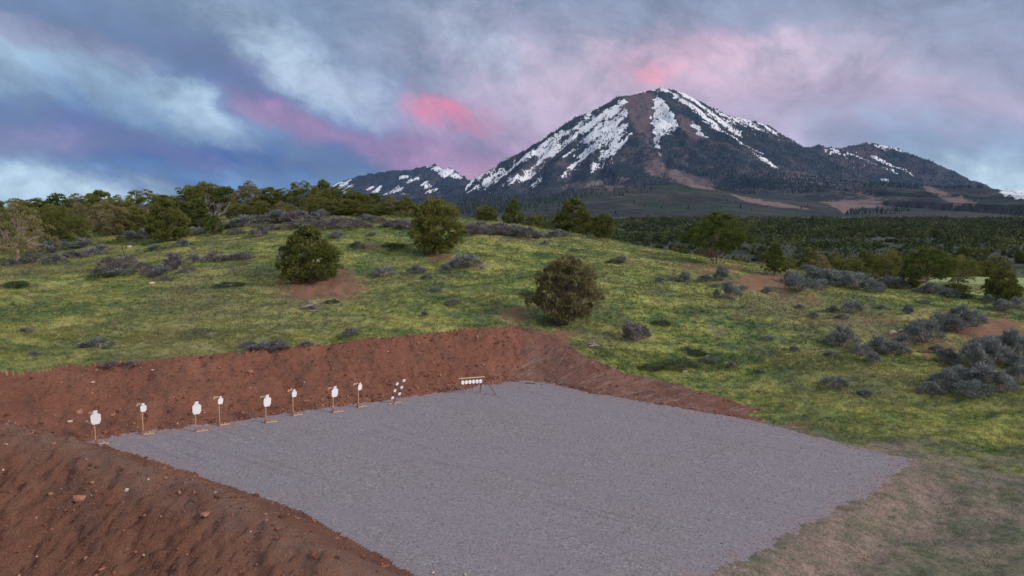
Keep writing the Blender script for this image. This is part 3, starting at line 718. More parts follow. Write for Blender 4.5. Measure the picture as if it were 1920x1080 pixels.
MAT['flower'] = m_leaf('pale_flower', [(.1, (.55, .50, .48)), (1, (.85, .80, .80))])
def valley_patch(m):
    N = NT(m.node_tree); b = [q for q in m.node_tree.nodes if q.type == 'BSDF_PRINCIPLED'][0]; t_ = [q for q in m.node_tree.nodes if q.type == 'BSDF_TRANSLUCENT'][0]
    p = N.n('ShaderNodeNewGeometry').outputs['Position']; src = b.inputs['Base Color'].links[0].from_socket
    k = N.ramp(N.noise(p, .022, 5, .65), [(.34, (.38, .44, .48)), (.5, (.72, .78, .74)), (.58, (1.1, 1.05, .85)), (.68, (1.05, .98, 1.05))])
    c = N.mix(1.0, src, k, 'MULTIPLY'); N.l(c, b.inputs['Base Color']); N.l(c, t_.inputs[0]); return m
MAT['valley'] = m_leaf('valley_leaf', [(.12, (.026, .044, .024)), (.4, (.070, .095, .040)), (.7, (.125, .140, .058)), (1, (.20, .18, .11))])
valley_patch(MAT['valley'])
def m_wood(name, a, b, sc_=8.0):
    m, N = material(name, .85, .15); tcx = N.n('ShaderNodeTexCoord').outputs['Object']
    g = N.noise(N.mapping(tcx, scale=(3, 3, .4)), sc_, 4, .6); N.l(N.mix(N.rng(g, .3, .7), a, b), N.b.inputs['Base Color'])
    N.l(bump(N, g, .5, .01), N.b.inputs['Normal']); return m
MAT['bark'] = m_wood('juniper_bark', (.13, .095, .08), (.30, .235, .20))
MAT['pale_bark'] = m_wood('pale_bark', (.30, .215, .17), (.50, .38, .31))
MAT['dead'] = m_wood('weathered_wood', (.20, .165, .16), (.42, .36, .35))
MAT['timber'] = m_wood('lumber', (.42, .24, .13), (.58, .37, .22))
MAT['timber_pale'] = m_wood('pale_lumber', (.52, .33, .20), (.66, .46, .31))
MAT['timber_dark'] = m_wood('dark_lumber', (.17, .10, .075), (.28, .17, .12))
def m_plain(name, c, rough=.5, metal=0.0, spec=.4, var=.15, grime=None):
    m, N = material(name, rough, spec); N.b.inputs['Metallic'].default_value = metal
    tcx = N.n('ShaderNodeTexCoord').outputs['Object']; g = N.noise(tcx, 9, 4, .65)
    col = N.mix(N.rng(g, .3, .7), tuple(x * (1 - var) for x in c), tuple(min(1, x * (1 + var)) for x in c))
    if grime: col = N.mix(N.rng(N.noise(tcx, 30, 2, .5), .68, .74, 0, .7), col, grime)
    N.l(col, N.b.inputs['Base Color']); return m
MAT['white_steel'] = m_plain('white_painted_steel', (.90, .89, .89), .5, var=.03)
MAT['steel'] = m_plain('dark_steel', (.10, .10, .14), .5, .4)
MAT['base_steel'] = m_plain('rusty_steel', (.30, .16, .11), .7, .2)
MAT['post_green'] = m_plain('dark_post_paint', (.03, .04, .035), .7)
MAT['rock'] = m_plain('reddish_rock', (.33, .15, .10), .9, var=.35); MAT['rock_pale'] = m_plain('pale_rock', (.56, .44, .36), .9, var=.2)

def unit(a): return a / (np.linalg.norm(a, axis=-1, keepdims=True) + 1e-9)
def sprays(C, D, L, Wd, r):
    n = len(C); D = unit(D); Rn = unit(r.randn(n, 3)); S_ = unit(np.cross(D, Rn))
    L = np.asarray(L)[:, None]; Wd = np.asarray(Wd)[:, None]
    V = np.stack([C - S_ * Wd, C + S_ * Wd, C + D * L], 1).reshape(-1, 3)
    return V, np.arange(3 * n).reshape(-1, 3)
def crown_points(r, kind, n):
    """unit crown: height 1, half width .5; returns clump centres, outward directions"""
    out = []; lob = r.uniform(0, 100, 2)
    while len(out) < n:
        t = r.uniform(0, 1); a = r.uniform(0, 2 * np.pi)
        if kind == 'round': t0, pr = .07, (1 - abs(2 * (t ** .85) - 1) ** 2.4) ** .55
        elif kind == 'egg': t0, pr = .05, (1 - abs(2 * (t ** .62) - 1) ** 2.2) ** .6 * (1 - .25 * t)
        elif kind == 'umbrella': t0, pr = .32, (1 - t ** 2.6) ** .55 * (.62 + .38 * ss(0, .30, t))
        elif kind == 'cone': t0, pr = .12, (1 - t) ** .62 * (.75 + .25 * ss(0, .2, t)) + .03
        else: t0, pr = .10, (1 - abs(2 * t ** .75 - 1) ** 2.4) ** .55 * (.92 + .16 * math.sin(5 * t + lob[0]))
        wob = 1 + .52 * float(pn(np.array([math.cos(a) * 1.9 + lob[0] + t * 2.6]), np.array([math.sin(a) * 1.3 + lob[1] + t * 2.2]))[0]) + r.uniform(-.07, .07)
        if kind == 'open': wob += .35 * float(pn(np.array([a * 1.2 + lob[1]]), np.array([t * 4 + lob[0]]))[0])
        if r.rand() > pr + .15: continue
        rr = .5 * pr * wob * (r.uniform(.62, 1.0) if r.rand() < .82 else r.uniform(.15, .6))
        topb = 1 + .14 * float(pn(np.array([math.cos(a) * 2 + lob[1]]), np.array([math.sin(a) * 2 + 3.3]))[0])
        z = (t0 + (1 - t0) * t * .95) * topb
        out.append((rr * math.cos(a), rr * math.sin(a), z, math.cos(a) * pr, math.sin(a) * pr, .25 + .9 * t))
    out = np.array(out); return out[:, :3], unit(out[:, 3:])
def foliage(r, kind, Wd, Hh, nc, per, size, clump):
    C, D = crown_points(r, kind, nc); C = C * np.array((Wd, Wd, Hh)); cr = r.rand(nc)
    n = nc * per; ci = np.repeat(np.arange(nc), per)
    q = unit(r.randn(n, 3)); q = unit(q + D[ci] * .6 + np.array((0, 0, .35)))
    rad = clump * (.55 + .9 * cr[ci]) * r.uniform(.35, 1.0, n) ** .6
    P = C[ci] + q * rad[:, None] * np.array((1, 1, .8))
    dr = unit(q * .8 + D[ci] * .5 + np.array((0, 0, .85)) + r.randn(n, 3) * .40)
    V, Fc = sprays(P, dr, size * r.uniform(.6, 1.5, n), size * r.uniform(.16, .34, n), r)
    rnd = np.clip(.5 * cr[ci] + .5 * r.rand(n) + r.uniform(-.1, .1, n), 0, 1)
    return V, Fc, rnd, C
def limbs(r, Wd, Hh, C, base_r, n=7, split=.18, multi=1, lean=0.0):
    parts = []
    for k in range(multi):
        st_ = []; parts.append(st_)
        a = r.uniform(0, 2 * np.pi); off = np.array((math.cos(a), math.sin(a), 0)) * (.08 * Wd if multi > 1 else 0)
        top = np.array((r.uniform(-.05, .05) * Wd + lean * Hh * .3, r.uniform(-.05, .05) * Wd, Hh * split)) + off * 1.6
        mid = top * np.array((.4, .4, .5)) + off * .4 + np.array((r.uniform(-1, 1), r.uniform(-1, 1), 0)) * base_r * .5
        st_.append(tube_vf([np.array((0, 0, -.25)) + off * .6, mid, top], [base_r * 1.35 / multi ** .4, base_r * .95 / multi ** .4, base_r * .8 / multi ** .4], 9))
        for j in r.choice(len(C), n, replace=False):
            e = C[j] * np.array((.92, .92, .97)); b = top + (e - top) * .45 + r.randn(3) * .05 * Wd + np.array((0, 0, -.03 * Hh))
            st_.append(tube_vf([top - np.array((0, 0, .1)), b, e], [base_r * .5, base_r * .28, base_r * .07], 6))
    return parts
def twigs(r, C, n, L, top, rad=.012):
    parts = []
    for j in r.choice(len(C), n):
        e = C[j] * np.array((1.04, 1.04, 1.03)) + r.randn(3) * L * .35; m1 = top + (e - top) * .5 + r.randn(3) * .2 * L
        parts.append(tube_vf([top - np.array((0, 0, .08)), m1, e], [rad * 1.5, rad, rad * .3], 3))
    return parts
def make_tree(seed, kind, Wd, Hh, nc=150, per=70, size=.16, clump=None, leaf='juniper', base_r=.13, split=.18, multi=1, bark='bark', ntw=30, nl=9, name='juniper_tree'):
    r = np.random.RandomState(seed); clump = clump or .074 * (Wd + Hh) / 2 * 1.15
    V, Fc, rnd, C = foliage(r, kind, Wd, Hh, nc, per, size, clump)
    t = link(name, None); t['category'] = 'tree'; t.empty_display_size = .3
    link('crown', mesh('crown', V, Fc, [MAT[leaf]], False, fattr={'rnd': rnd}), t)
    for q_, st_ in enumerate(limbs(r, Wd, Hh, C, base_r, nl, split, multi)):
        if q_ == 0:
            nb = len(st_[0][0]) // 3; st_ += twigs(r, C, ntw, .12 * Wd, st_[0][0][-nb:].mean(0))
        link('trunk' if multi == 1 else 'stem', mesh('trunk', *join(st_), [MAT[bark]], True), t)
    t['dims'] = (Wd, Hh); return t
def branch_tree(r, p, d, L, rad, depth, parts, spread=.7):
    q = p + d * L; mid = p + d * L * .5 + r.randn(3) * L * .07
    parts.append(tube_vf([p, mid, q], [rad, rad * .82, rad * .62], 6 if depth > 2 else 4))
    if depth == 0: return
    for k in range(r.randint(2, 4)):
        nd = unit(d + r.randn(3) * spread + np.array((0, 0, .12)))
        branch_tree(r, p + d * L * r.uniform(.45, 1.0), nd, L * r.uniform(.55, .85), rad * .58, depth - 1, parts, spread)

TREES = {}
def proto(key, **k):
    TREES[key] = make_tree(**k)
proto('round_a', seed=1, kind='round', Wd=5.2, Hh=5.2, nc=230, per=85, size=.20)
proto('round_b', seed=2, kind='egg', Wd=5.5, Hh=5.2, nc=230, per=85, size=.21, leaf='juniper')
proto('twiggy', seed=3, kind='round', Wd=5.0, Hh=5.0, nc=250, per=85, size=.22, leaf='juniper_dusky', split=.10, multi=3, base_r=.08, ntw=420, bark='dead')
proto('umbrella', seed=4, kind='umbrella', Wd=7.4, Hh=5.6, nc=210, per=85, size=.17, leaf='juniper_green', split=.16, multi=2, base_r=.15)
proto('cone', seed=5, kind='cone', Wd=3.0, Hh=4.2, nc=110, per=65, size=.17, leaf='juniper_green')
proto('open', seed=6, kind='open', Wd=6.0, Hh=6.4, nc=200, per=75, size=.20, base_r=.17, split=.25, ntw=60)
proto('open_b', seed=8, kind='open', Wd=6.5, Hh=6.0, nc=200, per=75, size=.20, base_r=.17, split=.22, ntw=90, leaf='juniper_dusky')
proto('field', seed=9, kind='round', Wd=5.5, Hh=5.6, nc=110, per=75, size=.20)
proto('umb_pale', seed=10, kind='umbrella', Wd=5.6, Hh=5.2, nc=150, per=75, size=.18, leaf='juniper_green', bark='pale_bark', base_r=.14, split=.30)
USED = set()
def place_tree(key, u, vtop, wpx, label, vbase=None, Y=None, group=None, rz=None, name='juniper_tree'):
    if Y is None: p = hit(u, vbase); Y = p[1]
    else:
        x = ray(u, vtop)[0] * Y; p = np.array((x, Y, float(H(x, Y)[0])))
    ztop = CAMH + ray(u, vtop)[1] * Y; h = max(ztop - p[2] + .1, .8); wm = wpx * .86 * Y / F
    src = TREES[key]; W0, H0 = src['dims']; s = (wm / W0, wm / W0, h / H0)
    loc = (p[0], p[1], p[2] - .08); rz = rs.uniform(0, 6.28) if rz is None else rz
    if key in USED: o = copy_thing(src, loc, label, rz, s)
    else:
        USED.add(key); o = src; o.location = loc; o.rotation_euler = (0, 0, rz); o.scale = s; o['label'] = label
    if group: o['group'] = group
    elif 'group' in o: del o['group']
    return o
G1 = 'junipers standing alone on the grassy hill'
place_tree('round_a', 820, 374, 112, 'round dense olive juniper on bare ground near the hilltop, centre of the slope', vbase=478, group=G1)
place_tree('round_b', 580, 427, 132, 'bushy olive juniper beside the red bare patch on the left slope', vbase=528, group=G1)
place_tree('twiggy', 1061, 487, 134, 'large round grey-green twiggy juniper just above the corner of the cut bank', vbase=607, group=G1)
place_tree('umbrella', 1346, 404, 136, 'wide flat-topped juniper with several stems on the right shoulder of the hill', vbase=496, group=G1)
place_tree('cone', 1452, 457, 50, 'small bright green pointed juniper on red soil right of the flat-topped one', vbase=516, group=G1)
place_tree('round_b', 1077, 374, 90, 'broad juniper on the skyline of the hill right of centre', Y=101, group=G1)
place_tree('round_a', 1130, 401, 52, 'small rounded juniper with bare stems below, beside the broad skyline juniper', Y=93, group=G1)
place_tree('cone', 962, 374, 48, 'narrow pointed juniper behind the sagebrush strip on the hilltop', Y=104, group=G1)
place_tree('round_a', 912, 386, 48, 'low dark juniper behind the left end of the sagebrush strip on the hilltop', Y=108, group=G1)
place_tree('field', 1004, 398, 36, 'tiny juniper bush in the dip between the pointed juniper and the broad one', Y=112, group=G1)
place_tree('umb_pale', 1734, 464, 100, 'spreading dark green juniper with a pale trunk at the edge of the pale meadow', vbase=549, group=G1)
place_tree('field', 1666, 468, 74, 'dark round juniper left of the pale-trunked one on the right', Y=78, group=G1)
place_tree('round_a', 1709, 505, 46, 'low green juniper bush tucked beside the pale trunk', Y=74, group=G1)
place_tree('field', 1800, 478, 74, 'dark juniper behind the pale meadow, right of the pale-trunked tree', Y=112, group=G1)
place_tree('round_b', 1876, 503, 76, 'round dark juniper at the right edge beside the pale meadow', vbase=565, group=G1)
place_tree('round_a', 1790, 532, 60, 'low spreading green bush at the near edge of the pale meadow', Y=71, group=G1)
G2 = 'junipers of the tree line along the left hilltop'
fr = [('open_b', 205, 378, 90, 443, 'olive juniper with a leaning crown at the front of the left tree line'), ('round_b', 314, 374, 86, 452, 'egg-shaped bright olive juniper with a short pale trunk in front of the left tree line'),
      ('cone', 404, 404, 38, 440, 'small low green juniper right of the egg-shaped one'), ('open', 120, 388, 100, 458, 'dark juniper right behind the tree with the bare pale trunk')]
for k, u, vt, w_, vb, lb in fr: place_tree(k, u, vt, w_, lb, vbase=vb, group=G2)
prof = np.array([(-60, 372), (0, 372), (60, 376), (110, 366), (160, 370), (205, 356), (240, 370), (270, 354), (310, 366), (350, 350), (390, 341), (430, 354), (465, 340), (500, 356), (535, 352), (562, 341), (600, 337), (640, 352), (680, 362), (720, 368), (760, 374), (800, 382), (840, 394)])
kinds = ['field', 'round_b', 'open', 'round_a', 'cone', 'open_b', 'round_b', 'field']
us = [-70, -25, 22, 66, 108, 150, 186, 226, 268, 308, 348, 388, 424, 466, 506, 536, 566, 604, 638, 668, 700, 730, 762, 790]
for i, u in enumerate(us):
    vt = np.interp(u, prof[:, 0], prof[:, 1]) + rs.uniform(-3, 3)
    place_tree(kinds[i % 8], u, vt, (rs.uniform(76, 100) if u < 420 else rs.uniform(60, 84)) if u < 700 else 56, f'olive juniper forming the left skyline, {ORD[i]} from the left', Y=rs.uniform(112, 122), group=G2)
us2 = [-50, -8, 60, 92, 142, 176, 250, 282, 346, 372, 440, 486, 530, 590, 622, 655, 690, 722, 752]
for i, u in enumerate(us2):
    vt = np.interp(u, prof[:, 0], prof[:, 1]) + rs.uniform(14, 30)
    place_tree(kinds[(i * 3 + 1) % 8], u, vt, rs.uniform(50, 72), f'dark olive juniper in front of the skyline row, {ORD[i]} from the left', Y=rs.uniform(101, 109) if u > 380 else rs.uniform(94, 104), group=G2)
# valley junipers beyond the hill that can still be told apart
G3 = 'dark junipers of the valley woodland'
cand = []
for i in range(600):
    u = rs.uniform(1000, 1990); Y = rs.uniform(131, 160) if len(cand) < 38 else rs.uniform(168, 235)
    if any(abs(u - c_[0]) < 9 and (c_[1] < 165) == (Y < 165) for c_ in cand): continue
    cand.append((u, Y))
    if len(cand) >= 76: break
cand = sorted(c_ for c_ in cand if c_[1] < 165) + sorted(c_ for c_ in cand if c_[1] > 165)
n_near = sum(c_[1] < 165 for c_ in cand)
for i, (u, Y) in enumerate(cand):
    x = ray(u, 480)[0] * Y; z = float(H(x, Y)[0]); hm = rs.uniform(3.2, 5.2); vt = project(x, Y, z + hm)[1]
    j, wh = (i, 'nearest row') if i < n_near else (i - n_near, 'second row')
    place_tree(['field', 'open', 'round_b', 'round_a', 'open_b'][i % 5], u, vt, hm * rs.uniform(1.0, 1.4) * F / Y, f'dark juniper in the {wh} of the valley woodland, {ORD[j]} from the left', Y=Y, group=G3)
def crowd(n, y0, y1, u0, u1, seed, size, per):
    r = np.random.RandomState(seed); Y = np.sqrt(r.uniform(y0 ** 2, y1 ** 2, n)); u = r.uniform(u0, u1, n)
    X = (u - 960) / F * Y * 1.02; keep = fbm(X, Y, 90, 4, .6, 51.) > -.22; X = X[keep]; Y = Y[keep]; Z = H(X, Y); n = len(X)
    big_ = fbm(X, Y, 45, 3, .6, 81.) > .05; hh = np.where(big_, 3.4 + 4.2 * r.rand(n), 1.3 + 2.2 * r.rand(n) ** 2); ww = hh * r.uniform(.42, .85, n); ci = np.repeat(np.arange(n), per); m_ = n * per
    q = unit(r.randn(m_, 3)); q[:, 2] = np.abs(q[:, 2]); rad = r.uniform(.55, 1, m_)
    lob = 1 + .3 * np.sin(q[:, 0] * 5 + ci) * np.cos(q[:, 1] * 4 + ci * 1.7)
    P = np.stack([X[ci] + q[:, 0] * ww[ci] * rad * lob, Y[ci] + q[:, 1] * ww[ci] * rad * lob, Z[ci] + .3 + q[:, 2] * (hh[ci] - .8) * rad * lob], -1)
    V, Fc = sprays(P, q * .5 + r.randn(m_, 3) * .9, size * r.uniform(.5, 1.3, m_) * (.6 + Y[ci] / 420), size * .5 * r.uniform(.6, 1.3, m_) * (.6 + Y[ci] / 420), r)
    return V, Fc, np.clip(r.rand(n)[ci] * .75 + r.rand(m_) * .3, 0, 1)
V, Fc, rr = crowd(9500, 190, 1050, 780, 2050, 77, .72, 64)
link('valley_woodland', mesh('valley_woodland', V, Fc, [MAT['valley']], False, fattr={'rnd': rr}), kind='stuff', label='dark juniper woodland filling the valley between the hill and the foothills', category='woodland')

# the half dead tree at the left edge
p = hit(33, 494); r = np.random.RandomState(12)
t = thing('juniper_tree', (p[0], p[1], p[2] - .1), 'half-dead tree with a bare pale trunk and grey branches at the far left', 'tree')
parts = [tube_vf([(0, 0, -.2), (.06, 0, .9), (.0, .05, 2.1)], [.30, .22, .20], 10)]
for k in range(8):
    a = k * .8 + r.uniform(-.3, .3); d = unit(np.array((math.cos(a), math.sin(a) * .8, r.uniform(.15, .9)))); branch_tree(r, np.array((0, 0, r.uniform(1.3, 2.1))), d, r.uniform(1.2, 1.9), .075, 4, parts, .55)
branch_tree(r, np.array((0, .05, 2.0)), unit(np.array((.1, 0, 1.0))), 1.8, .12, 4, parts, .5)
link('trunk', mesh('trunk', *join(parts), [MAT['pale_bark']], True), t)
V, Fc, rnd, C = foliage(r, 'open', 7.4, 6.4, 130, 60, .18, .5)
link('crown', mesh('crown', V, Fc, [MAT['juniper_dusky']], False, fattr={'rnd': rnd}), t)
def dead_shrub(u, Y, vtop, seed, label, cat='tree', sp=.55):
    r = np.random.RandomState(seed); x = ray(u, vtop)[0] * Y; z = float(H(x, Y)[0]); h = CAMH + ray(u, vtop)[1] * Y - z
    t = thing('dead_tree', (x, Y, z - .05), label, cat); parts = []
    for k in range(5):
        a = k * 1.25 + r.uniform(-.4, .4); branch_tree(r, np.array((0, 0, 0.)), unit(np.array((math.cos(a) * .5, math.sin(a) * .5, 1))), h * .36, h * .012, 4, parts, sp)
    link('branches', mesh('branches', *join(parts), [MAT['dead']], True), t)
dead_shrub(258, 100, 366, 31, 'bare grey leafless tree in the left tree line behind the egg-shaped juniper')
dead_shrub(400, 99, 352, 32, 'bare grey snag sticking out of the left tree line near its tallest trees')
dead_shrub(1345, hit(1345, 634)[1], 594, 33, 'small dead grey sapling alone in the grass of the right slope', sp=.35)
dead_shrub(930, 118, 388, 34, 'thin bare stems beside the low dark juniper on the hilltop', sp=.3)

# ------------------------------------------------------------------ sagebrush
def make_bush(seed, leaf, nc=34, per=46, flower=False, flat=1.0):
    r = np.random.RandomState(seed); n = nc; t = link('sagebrush', None); t['category'] = 'bush'; t.empty_display_size = .2
    a = r.uniform(0, 6.28, n); q = r.uniform(0, 1, n) ** .5; C = np.stack([np.cos(a) * q * .42, np.sin(a) * q * .42, (1 - q ** 2 * .75) * r.uniform(.45, .86, n)], -1)
    ci = np.repeat(np.arange(n), per); m_ = n * per; cr = r.rand(n)
    dd = unit(C * np.array((1, 1, .6)) + np.array((0, 0, .3)))
    qv = unit(r.randn(m_, 3) + dd[ci] * .8); P = C[ci] + qv * (.05 + .10 * r.rand(m_))[:, None]
    V, Fc = sprays(P, dd[ci] + r.randn(m_, 3) * .32, r.uniform(.07, .21, m_), r.uniform(.009, .020, m_), r)
    V[:, 2] = np.maximum(V[:, 2], -.02)
    link('foliage', mesh('foliage', V, Fc, [MAT[leaf]], False, fattr={'rnd': np.clip(cr[ci] * .5 + r.rand(m_) * .5, 0, 1)}), t)
    parts = [tube_vf([(0, 0, -.06), C[j] * np.array((.6, .6, .45)), C[j]], [.022, .014, .006], 4) for j in range(n)]
    link('stems', mesh('stems', *join(parts), [MAT['dead']], True), t)
    if flower:
        m2 = 260; j = r.randint(0, n, m2); P = C[j] + unit(r.randn(m2, 3) + np.array((0, 0, 1.4))) * .16
        V, Fc = sprays(P, r.randn(m2, 3), np.full(m2, .028), np.full(m2, .016), r)
        link('flowers', mesh('flowers', V, Fc, [MAT['flower']], False, fattr={'rnd': r.rand(m2)}), t)
    return t
BUSH = [make_bush(51, 'sage'), make_bush(52, 'sage', 26, 50), make_bush(53, 'sage_purple'), make_bush(54, 'sage_purple', 28, 44), make_bush(55, 'low_green', 30, 50)]
bused = set()
def place_bush(bi, u, v, w_, h_, label, group, Y=None):
    p = hit(u, v) if Y is None else None
    if p is None: x = ray(u, v)[0] * Y; p = np.array((x, Y, float(H(x, Y)[0])))
    s = w_ * p[1] / F; sh = h_ * p[1] / F * (.78 if 'tallest' in group or 'strip' in group else .95); sc3 = (s * 1.1, s * rs.uniform(.9, 1.2), sh); rz = rs.uniform(0, 6.28); loc = (p[0], p[1] + s * .2, float(H(p[0], p[1] + s * .2)[0]) - .03)
    if bi in bused: o = copy_thing(BUSH[bi], loc, label, rz, sc3)
    else: bused.add(bi); o = BUSH[bi]; o.location = loc; o.rotation_euler = (0, 0, rz); o.scale = sc3; o['label'] = label
    o['group'] = group; return o
SAGE = [
 ('purple', 'around the fence posts on the left slope', [(205, 508, 48, 30), (236, 503, 44, 26), (188, 517, 34, 20), (262, 512, 40, 22), (325, 506, 44, 36), (402, 491, 46, 22), (362, 494, 34, 18), (300, 516, 40, 20), (280, 522, 34, 16), (440, 488, 30, 14), (455, 487, 34, 16), (220, 520, 46, 16), (350, 512, 36, 14), (306, 528, 26, 12)]),
 ('grey', 'at the foot of the left tree line', [(60, 494, 44, 20), (100, 494, 38, 20), (160, 482, 52, 18), (130, 485, 42, 16), (105, 470, 50, 20), (75, 478, 50, 18), (20, 500, 30, 16), (240, 450, 40, 18), (275, 448, 44, 20), (340, 462, 34, 14), (150, 466, 50, 18), (185, 474, 40, 14), (365, 441, 34, 16), (290, 470, 30, 12)]),
 ('purple', 'in the band below the tallest left trees', [(482, 445, 34, 32), (440, 441, 30, 16), (455, 426, 62, 28), (490, 421, 44, 26), (520, 419, 62, 30), (560, 416, 52, 28), (600, 413, 42, 24), (640, 426, 62, 24), (670, 429, 52, 22), (686, 414, 40, 16), (740, 429, 52, 22), (765, 430, 40, 22), (608, 433, 34, 28), (580, 428, 40, 22), (540, 432, 40, 20), (420, 430, 36, 18), (710, 418, 34, 12), (505, 432, 36, 16)]),
 ('grey', 'between the left and the hilltop juniper', [(633, 448, 28, 16), (668, 466, 26, 13), (718, 520, 46, 22), (697, 444, 18, 9), (780, 513, 36, 16), (835, 512, 24, 16), (872, 503, 62, 30), (855, 505, 36, 18), (800, 524, 20, 10), (530, 490, 30, 22), (815, 548, 22, 10)]),
 ('purple', 'in the strip right of the hilltop juniper', [(885, 441, 40, 28), (905, 440, 36, 24), (926, 441, 40, 26), (948, 443, 38, 26), (968, 445, 40, 28), (990, 448, 38, 28), (1010, 448, 22, 18), (1048, 444, 36, 18), (898, 430, 40, 18), (935, 432, 40, 18), (1025, 446, 18, 10)]),
 ('grey', 'on the slope below the flat-topped juniper', [(1285, 531, 30, 22), (1238, 530, 26, 12), (1355, 528, 36, 32), (1368, 563, 48, 36), (1325, 530, 32, 14), (1440, 551, 22, 14), (1392, 546, 24, 12), (1262, 528, 20, 12), (1165, 492, 28, 10), (1075, 472, 14, 9), (1022, 460, 14, 9), (1340, 540, 22, 10)]),
 ('grey', 'in the dense row along the right crest', [(1502, 549, 50, 38), (1482, 533, 30, 26), (1528, 530, 38, 32), (1552, 534, 42, 32), (1578, 539, 42, 32), (1606, 544, 42, 34), (1634, 547, 38, 28), (1652, 547, 26, 20), (1560, 518, 60, 16), (1600, 524, 60, 16), (1520, 512, 50, 14), (1640, 530, 40, 16), (1668, 540, 36, 24), (1690, 543, 40, 24), (1752, 552, 40, 22), (1785, 559, 34, 18), (1728, 550, 26, 14), (1540, 545, 30, 24), (1590, 528, 34, 20)]),
 ('grey', 'on the grass below the right crest row', [(1600, 590, 40, 30), (1563, 585, 22, 14), (1526, 596, 20, 14), (1705, 588, 22, 20), (1655, 580, 18, 9), (1884, 584, 36, 24), (1856, 570, 28, 20), (1915, 580, 30, 26), (1580, 600, 24, 12), (1500, 580, 18, 9), (1735, 570, 20, 10)]),
 ('grey', 'in the large thicket at the right edge', [(1584, 652, 58, 46), (1618, 668, 34, 28), (1654, 666, 48, 36), (1690, 668, 42, 30), (1640, 684, 34, 22), (1740, 645, 60, 52), (1722, 625, 40, 24), (1775, 622, 62, 42), (1806, 622, 60, 50), (1832, 612, 40, 32), (1780, 684, 44, 34), (1830, 700, 62, 60), (1870, 684, 62, 52), (1904, 672, 60, 56), (1780, 732, 60, 42), (1830, 748, 62, 40), (1880, 738, 54, 46), (1914, 722, 50, 44), (1750, 742, 44, 26), (1856, 656, 50, 30), (1890, 652, 44, 26), (1850, 722, 60, 40), (1700, 650, 40, 24), (1760, 664, 30, 18), (1800, 712, 44, 30), (1925, 700, 50, 40)]),
 ('grey', 'in the grass left of the right thicket', [(1567, 730, 46, 28), (1490, 662, 22, 14), (1372, 690, 20, 14), (1334, 682, 32, 14), (1560, 670, 26, 12), (1290, 660, 22, 10), (1625, 745, 30, 16), (1440, 640, 22, 12), (1425, 700, 22, 9)]),
 ('purple', 'along the grass edge above the red back bank', [(492, 655, 60, 22), (518, 654, 44, 20), (465, 654, 40, 16), (572, 650, 28, 14), (655, 633, 34, 18), (175, 653, 60, 22), (46, 626, 26, 12), (60, 668, 26, 11), (795, 593, 18, 11), (848, 574, 26, 12), (240, 690, 40, 12), (205, 693, 36, 12)]),
]
for tone, where, lst in SAGE:
    lst = sorted(lst)
    for i, (u, v, w_, h_) in enumerate(lst):
        bi = (0, 1, 0)[i % 3] if tone == 'grey' else (2, 3, 0, 3)[i % 4]
        sz = 'small' if w_ < 30 else ('large' if w_ > 54 else 'medium')
        place_bush(bi, u, v, w_, h_, f'{sz} {("blue-grey" if tone == "grey" else "purplish-grey")} sagebrush {where}, {ORD[i]} from the left', 'sagebrush ' + where)
GL = [(25, 540, 52, 14), (190, 522, 60, 14), (735, 467, 46, 12), (1155, 495, 32, 12), (1272, 690, 70, 22), (1220, 697, 40, 16), (1308, 668, 34, 14), (430, 540, 50, 10), (620, 570, 30, 10), (990, 560, 34, 18), (1240, 612, 34, 12), (1810, 560, 34, 14)]
for i, (u, v, w_, h_) in enumerate(sorted(GL)):
    place_bush(4, u, v, w_, h_, f'low dark green mound of weeds in the open grass, {ORD[i]} from the left', 'low green mounds in the grass')
fb = make_bush(60, 'sage_purple', 40, 46, True); p = hit(1193, 641); s = 54 * p[1] / F
fb.location = (p[0], p[1] + .6, float(H(p[0], p[1] + .6)[0]) - .05); fb.scale = (s, s, 44 * p[1] / F); fb['label'] = 'rounded dark shrub topped with pale blossoms below the large twiggy juniper'

# fallen wood
def log_(u, v, L, seed, label, n=4):
    p = hit(u, v); r = np.random.RandomState(seed); parts = []
    for k in range(n):
        a = r.uniform(-.5, .6); c = np.array((r.uniform(-.3, .3) * L, r.uniform(-.2, .2), .08 + .1 * k)); d = np.array((math.cos(a), math.sin(a), r.uniform(-.05, .3))) * L * r.uniform(.3, .55)
        parts.append(tube_vf([c - d, c + r.randn(3) * .04, c + d], [.05, .07, .02], 6))
        for q in range(2): parts.append(tube_vf([c + d * r.uniform(-.5, .5), c + d * .3 + r.randn(3) * .3 + np.array((0, 0, .25))], [.03, .008], 4))
    V, Fq = join(parts); o = link('fallen_branch', mesh('fallen_branch', V, Fq, [MAT['dead']], True), label=label, category='branch'); o.location = p
log_(587, 583, 1.3, 1, 'heap of grey fallen branches below the bare red patch on the left slope', 6)
log_(905, 503, .9, 2, 'pale fallen branch beside the sagebrush below the hilltop juniper', 3)
log_(1113, 652, .7, 3, 'short broken stump of wood lying near the corner of the cut bank', 3)
log_(1285, 700, .5, 4, 'thin crooked stick lying above the cut bank on the right', 1)
log_(1420, 508, .6, 5, 'small dead stick on the red soil left of the small pointed juniper', 2)
# fence posts
for (u, v, vt, lb) in ((238, 490, 462, 'thin dark metal fence post standing upright in the grass, the farther one'), (316, 524, 496, 'thin dark leaning metal fence post in the scrub, the nearer one')):
    p = hit(u, v); h = (v - vt) * p[1] / F
    t = thing('fence_post', p, lb, 'post', 'metal fence posts on the left slope', rz=.4); lean = -.25 * h
    a = beam_vf((0, 0, -.2), (lean, 0, h), .11, .02); b = beam_vf((0, .03, -.2), (lean, .03, h), .02, .07)
    link('stake', mesh('stake', *join([a, b]), [MAT['post_green']]), t)

